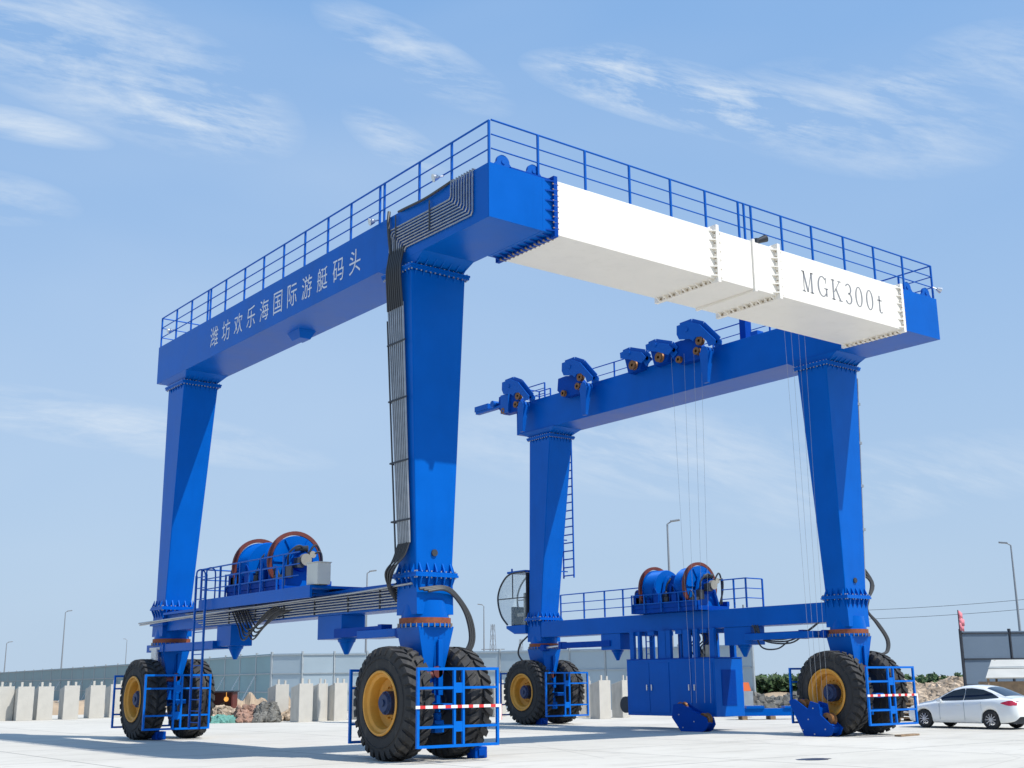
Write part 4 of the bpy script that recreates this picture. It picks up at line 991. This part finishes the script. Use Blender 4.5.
barrier([tuple(fp(u, h).xy) for u, h in mid], HB, FENCE2, 'barrier_fence', 'pale grey panelled barrier fence running behind the whole crane', braces=False)
HS = 3.9
def fs_(u, d): return tuple(at_dist(u, 660, d).xy)
barrier([fs_(u, d) for u, d in ((963, 56), (1012, 57), (1062, 58), (1112, 59))], 3.42, FENCE3, 'sheet_fence', 'tall slate grey sheet metal fence at the right edge behind the car', pm=DARK, rows=3)
# flag on its pole at the end of the sheet fence
p = at_dist(960.5, 640, 55.6); root = empty('flag_pole', p, 'thin pole with small pinkish red flags at the end of the slate fence', 'flag')
m_ = MB(); m_.cyl(p, p+Vector((0, 0, 4.3)), .02, n=8); m_.build('pole', DARK, root)
r = Vector((RT.x, RT.y, 0))
for z, l_ in ((3.95, .2), (3.68, .26), (3.45, .22)):
    m_ = MB(); nn = 5; vs = []
    for i in range(nn+1):
        t = i/nn; o = r*(t*l_)+Vector((0, 0, 0))+Vector((RT.y, -RT.x, 0))*.05*math.sin(t*5)
        vs += [p+o+Vector((0, 0, z-.05*t)), p+o+Vector((0, 0, z+.34-.12*t))]
    m_.add(vs, [(2*i, 2*i+2, 2*i+3, 2*i+1) for i in range(nn)])
    o = m_.build('flag', PINK, root); sm = o.modifiers.new('s', 'SOLIDIFY'); sm.thickness = .01

# overhead wires at the right, strung between two wooden posts out in the haze
root = empty('power_line', at_dist(770, 650, 120), 'pair of thin overhead wires sagging across the sky right of the crane', 'overhead wires')
m_ = MB()
for (ua, ub, h) in ((760, 1120, 6.9), (760, 1120, 7.7)):
    a, b = at_dist(ua, 640, 120), at_dist(ub, 640, 112)
    m_.tube([a.lerp(b, t/8)+Vector((0, 0, h-4*.5*(t/8)*(1-t/8)+ .6*(t/8))) for t in range(9)], .022, 4)
m_.build('wire', DARK, root)
for u, d in ((745, 120), (1120, 112)):
    q = at_dist(u, 640, d); m_ = MB(); m_.cyl(q, q+Vector((0, 0, 8.4)), .12, .09, n=8); m_.build('post', LAMPG, root)

# ------------------------------------------------------------------ precast concrete blocks
def block_proto():
    m_ = MB(); m_.box(-.45, .45, -.09, .09, 0, 1.62)
    r = empty('concrete_block', (0, 0, 0))
    m_.build('face_slab', BLOCKW, r, bevel=.012)
    m_ = MB(); m_.prism([(.092, 0), (1.15, 0), (1.15, 1.45), (.092, 1.60)], 'x', -.40, -.26); m_.build('side_slab', BLOCK, r, bevel=.01)
    m_ = MB(); m_.box(-.258, .45, .092, 1.15, 0, .14); m_.build('foot_slab', BLOCK, r, bevel=.01)
    m_ = MB(); m_.box(-.30, -.18, -.05, .05, 1.622, 1.84); m_.build('lifting_stub', BLOCKW, r)
    m_ = MB(); m_.box(.15, .27, -.05, .05, 1.622, 1.80); m_.build('lifting_stub', BLOCKW, r)
    return r
bp_ = block_proto(); first = True
spots = [
 (4, 62.5, .62, 'pale concrete wall block cut off by the left edge of the photo'),
 (24, 62, .60, 'second pale concrete wall block from the left edge'),
 (44, 62.5, .66, 'third pale concrete wall block from the left edge'),
 (70, 63, .6, 'fourth pale concrete wall block from the left edge, in the middle of its row'),
 (96, 64, .62, 'pale concrete wall block second from the rear left tyres'),
 (116, 65, .60, 'pale concrete wall block nearest to the rear left tyres'),
 (281, 55, 1.0, 'low concrete wall block at the left end of the group seen under the left frame'),
 (305, 52.5, 1.0, 'concrete wall block with the brightest edge, in the group seen under the left frame'),
 (322, 53.3, 1.25, 'grey concrete wall block in the middle of the group seen under the left frame'),
 (340, 53.8, 1.0, 'concrete wall block nearest to the front left tyre in the group under the left frame'),
 (362, 55, 1.2, 'concrete wall block half hidden behind the front left wheel guard'),
 (500, 56, .9, 'concrete wall block behind the rear right tyres'),
 (590, 54, 1.45, 'concrete wall block just right of the rear right wheel guard'),
 (605, 52, .9, 'brightest concrete wall block left of the engine cabinet'),
 (626, 53.5, 1.1, 'concrete wall block tucked behind the left end of the engine cabinet')]
AZC = math.atan2(RT.y, RT.x)
for u, d, rz, lab in spots:
    o = bp_ if first else copy_tree(bp_); first = False
    pp = at_dist(u, 715, d); o.location = pp; o.rotation_euler.z = AZC+rz; tag(o, lab, 'concrete block', 'precast concrete wall blocks standing in the yard')
    k = random.uniform(.96, 1.04); o.scale = (.80 if u < 200 else .92, .8 if u < 200 else .42, k*(.95 if u < 200 else .92))
# remove the one nobody sees
# ------------------------------------------------------------------ rubble, earth banks, bits behind
def rock_pile(name, u0, u1, d0, d1, hgt, mt, n, lab, smin=.12, smax=.4, cat='rubble', seed=1):
    rnd = random.Random(seed); m_ = MB()
    a0, a1 = at_dist(u0, 700, d0), at_dist(u1, 700, d0); b0, b1 = at_dist(u0, 700, d1), at_dist(u1, 700, d1)
    for i in range(n):
        t, q = rnd.random(), rnd.random(); p = a0.lerp(a1, t).lerp(b0.lerp(b1, t), q)
        prof = min(1, 1.6*q+.15)*min(1, min(t, 1-t)*9+.15)*(.82+.18*math.sin(t*17+seed))
        z = hgt*prof*(1-.25*rnd.random()**2); s = rnd.uniform(smin, smax)
        vs = []; 
        for k in range(12):
            ph = (1+5**.5)/2
        ico = [(-1, ph, 0), (1, ph, 0), (-1, -ph, 0), (1, -ph, 0), (0, -1, ph), (0, 1, ph), (0, -1, -ph), (0, 1, -ph), (ph, 0, -1), (ph, 0, 1), (-ph, 0, -1), (-ph, 0, 1)]
        fc = [(0, 11, 5), (0, 5, 1), (0, 1, 7), (0, 7, 10), (0, 10, 11), (1, 5, 9), (5, 11, 4), (11, 10, 2), (10, 7, 6), (7, 1, 8), (3, 9, 4), (3, 4, 2), (3, 2, 6), (3, 6, 8), (3, 8, 9), (4, 9, 5), (2, 4, 11), (6, 2, 10), (8, 6, 7), (9, 8, 1)]
        R3 = Matrix.Rotation(rnd.uniform(0, 6), 3, Vector((rnd.random()-.5, rnd.random()-.5, rnd.random()-.5)))
        sc = Vector((rnd.uniform(.6, 1.3), rnd.uniform(.6, 1.2), rnd.uniform(.45, .9)))*s/1.9
        for v in ico:
            vv = Vector(v)*rnd.uniform(.75, 1.15); vv = R3 @ Vector((vv.x*sc.x, vv.y*sc.y, vv.z*sc.z)); vs.append(p+vv+Vector((0, 0, z)))
        m_.add(vs, fc)
    o = m_.build(name, mt, smooth=0); tag(o, lab, cat, kind='stuff'); return o
def bank(name, u0, u1, d0, d1, hgt, mt, lab, seed=2, cat='earth bank'):
    rnd = random.Random(seed); nx, ny = 60, 10; vs = []; fs = []
    ph = [rnd.uniform(0, 6) for _ in range(6)]
    for i in range(nx+1):
        for j in range(ny+1):
            t, q = i/nx, j/ny; p = at_dist(u0+(u1-u0)*t, 700, d0+(d1-d0)*q)
            h = hgt*max(0, math.sin(math.pi*min(1, q)))**.6*min(1, min(t, 1-t)*10)*(.75+.12*math.sin(t*23+ph[0])+.1*math.sin(t*51+ph[1]+q*4)+rnd.uniform(-.02, .02))
            vs.append(p+Vector((0, 0, h-.02)))
            if i < nx and j < ny: k = i*(ny+1)+j; fs.append((k, k+1, k+ny+2, k+ny+1))
    m_ = MB(); m_.add(vs, fs); o = m_.build(name, mt, smooth=0); struct(o, lab); return o
bank('earth_bank', -40, 132, 72, 79, .95, EARTH, 'low bank of dry earth', 5)
bank('earth_bank', 190, 300, 56.5, 62, 1.25, EARTH, 'low bank of dry earth beyond the yard', 3)
rock_pile('rubble_heap', 200, 300, 54, 56.5, .55, ROCK, 600, 'heap of broken pale rubble behind the rear left tyres', .06, .2, seed=4)
rock_pile('red_soil_heap', 237, 256, 52.6, 54.5, .58, REDEARTH, 260, 'small heap of reddish soil between the green netting and the dark stone pile', .07, .2, seed=6)
rock_pile('dark_stone_pile', 256, 279, 52.5, 54, .72, DROCK, 900, 'dark stacked stone pile left of the concrete wall blocks', .08, .20, seed=8)
rock_pile('green_netting', 212, 236, 52.6, 53.6, .18, NET, 260, 'crumpled bright green dust netting lying behind the rear left tyres', .08, .22, 'netting', 9)
rock_pile('rubble_heap', 868, 1030, 70, 80, 1.15, ROCK, 3600, 'long heap of broken tan quarry stone behind the white car', .18, .5, seed=11)
rock_pile('dark_stone_pile', 738, 884, 56, 58.5, .78, DROCK, 900, 'low dark rubble wall between engine cabinet and right tyres', .14, .34, seed=13)
bank('earth_bank', 735, 1080, 92, 120, 1.0, EARTH, 'distant bank of dry earth', 15)
# excavator-like machine seen between rear left wheels and blocks: a work cabin with a lit lamp
p = at_dist(220, 700, 57); root = empty('site_hut', p, 'small open rust red site hut with a glowing orange lamp', 'hut')
r3 = AZC
def hb(name, mb, mt, par=root): 
    o = mb.build(name, mt, None, org=(0, 0, 0)); o.parent = par; return o
root.rotation_euler.z = r3
m_ = MB(); m_.box(-.62, .62, .5, .56, .0, 1.2); m_.box(-.66, -.60, -.4, .5, 0, 1.2); m_.box(.60, .66, -.4, .5, 0, 1.2); hb('walls', m_, RED)
m_ = MB(); m_.box(-.72, .72, -.48, .6, 1.2, 1.26); hb('roof', m_, DARK)
EM = bpy.data.materials.new('lamp_glow'); EM.use_nodes = True; b_ = EM.node_tree.nodes['Principled BSDF']; b_.inputs['Emission Color'].default_value = (1, .45, .08, 1); b_.inputs['Emission Strength'].default_value = .9; b_.inputs['Base Color'].default_value = (.8, .4, .1, 1)
m_ = MB(); m_.lathe([(-.11, .01), (-.08, .08), (0, .11), (.08, .08), (.11, .01)], c=(.3, -.1, .90), axis='z', n=14); m_.cyl((.3, -.1, 1.0), (.3, -.1, 1.2), .012, n=6); hb('lamp', m_, EM)
# blue steel sections lying on the ground right of the cabinet, with pallets
p = at_dist(768, 712, 50); root2 = empty('steel_section', p, 'blue steel beam sections lying on timber between cabinet and right tyres', 'steel beam'); root2.rotation_euler.z = r3+.03
m_ = MB(); m_.box(-1.4, 2.2, -.25, .25, .14, .42); m_.box(-.9, -.2, -.3, .3, .42, .52); m_.box(.6, 1.1, -.3, .3, .42, .50); hb('beam', m_, BLUE, root2)
m_ = MB()
for x in (-1.0, .1, 1.4): m_.box(x-.1, x+.1, -.4, .4, 0, .138)
hb('timber', m_, WOOD, root2)
p = at_dist(745, 700, 53); root3 = empty('portable_pump', p, 'small machine with an orange cover beside the engine cabinet', 'machine'); root3.rotation_euler.z = r3
m_ = MB(); m_.box(-.3, .3, -.25, .25, .05, 1.05); hb('body', m_, POSTM, root3)
m_ = MB(); m_.frust((0, 0), .24, .22, 1.052, (0, 0), .16, .16, 1.40); hb('cover', m_, ORANGE, root3)
p = at_dist(858, 712, 50.5); root4 = empty('wooden_pallet_stack', p, 'stack of weathered wooden pallets seen past the right wheel guard', 'pallets'); root4.rotation_euler.z = r3
for k in range(5):
    m_ = MB()
    for x in (-.5, 0, .5): m_.box(x-.05, x+.05, -.5, .5, k*.16+.001, k*.16+.10)
    for y in (-.45, -.22, 0, .22, .45): m_.box(-.6, .6, y-.05, y+.05, k*.16+.102, k*.16+.125)
    hb('pallet', m_, WOOD, root4)
root4.location = at_dist(895, 712, 48)
# tarpaulin tent roof at the right edge
p = at_dist(1012, 690, 52); root5 = empty('tarpaulin_shelter', p, 'pale sloping tarpaulin shelter in front of the slate sheet fence', 'shelter'); root5.rotation_euler.z = r3
m_ = MB(); m_.hexa([(-1.42, -1.2, 1.50), (3.6, -1.2, 1.50), (3.6, -1.15, 1.46), (-1.42, -1.15, 1.46), (-.45, .6, 2.18), (3.6, .6, 2.18), (3.6, .65, 2.14), (-.45, .65, 2.14)])
hb('roof', m_, TARP, root5)
m_ = MB(); m_.bar((-.95, -.32, 1.89), (3.6, -.32, 1.90), .07, .04); hb('seam_batten', m_, POSTM, root5)
m_ = MB()
for x in (-1.3, 1.0, 3.3): m_.bar((x, -1.1, 0), (x, -1.1, 1.47), .07)
for x in (-.35, 1.0, 3.3): m_.bar((x, .55, 0), (x, .55, 2.16), .07)
hb('frame', m_, WOOD, root5)
m_ = MB(); m_.box(-1.2, 3.5, -.9, .2, 0, 1.35); hb('stacked_crate', m_, WOOD, root5)

# ------------------------------------------------------------------ far hedge and shrubs
def hedge(u0, u1, d0, d1, h, n, lab, seed):
    rnd = random.Random(seed); m_ = MB()
    for i in range(n):
        t, q = rnd.random(), rnd.random(); p = at_dist(u0+(u1-u0)*t, 685, d0+(d1-d0)*q)
        top = h*(.84+.06*math.sin(t*31+seed)+.07*math.sin(t*83)+.05*math.sin(t*140)); z = top*rnd.random()**.6; s = rnd.uniform(.12, .34)
        a = Vector((rnd.uniform(-1, 1), rnd.uniform(-1, 1), rnd.uniform(-1, 1))).normalized()*s; b = a.orthogonal().normalized()*s*.7
        p = p+Vector((0, 0, z)); m_.add([p-a, p+b, p+a, p-b], [(0, 1, 2, 3)])
    o = m_.build('hedge', HAIRY, smooth=0); tag(o, lab, 'hedge', kind='stuff')
hedge(735, 800, 96, 106, 1.85, 7000, 'dark green hedge on the horizon right of the cabinet', 1)
hedge(870, 1030, 92, 104, 1.75, 8000, 'low scrub along the horizon above the stone heap', 2)
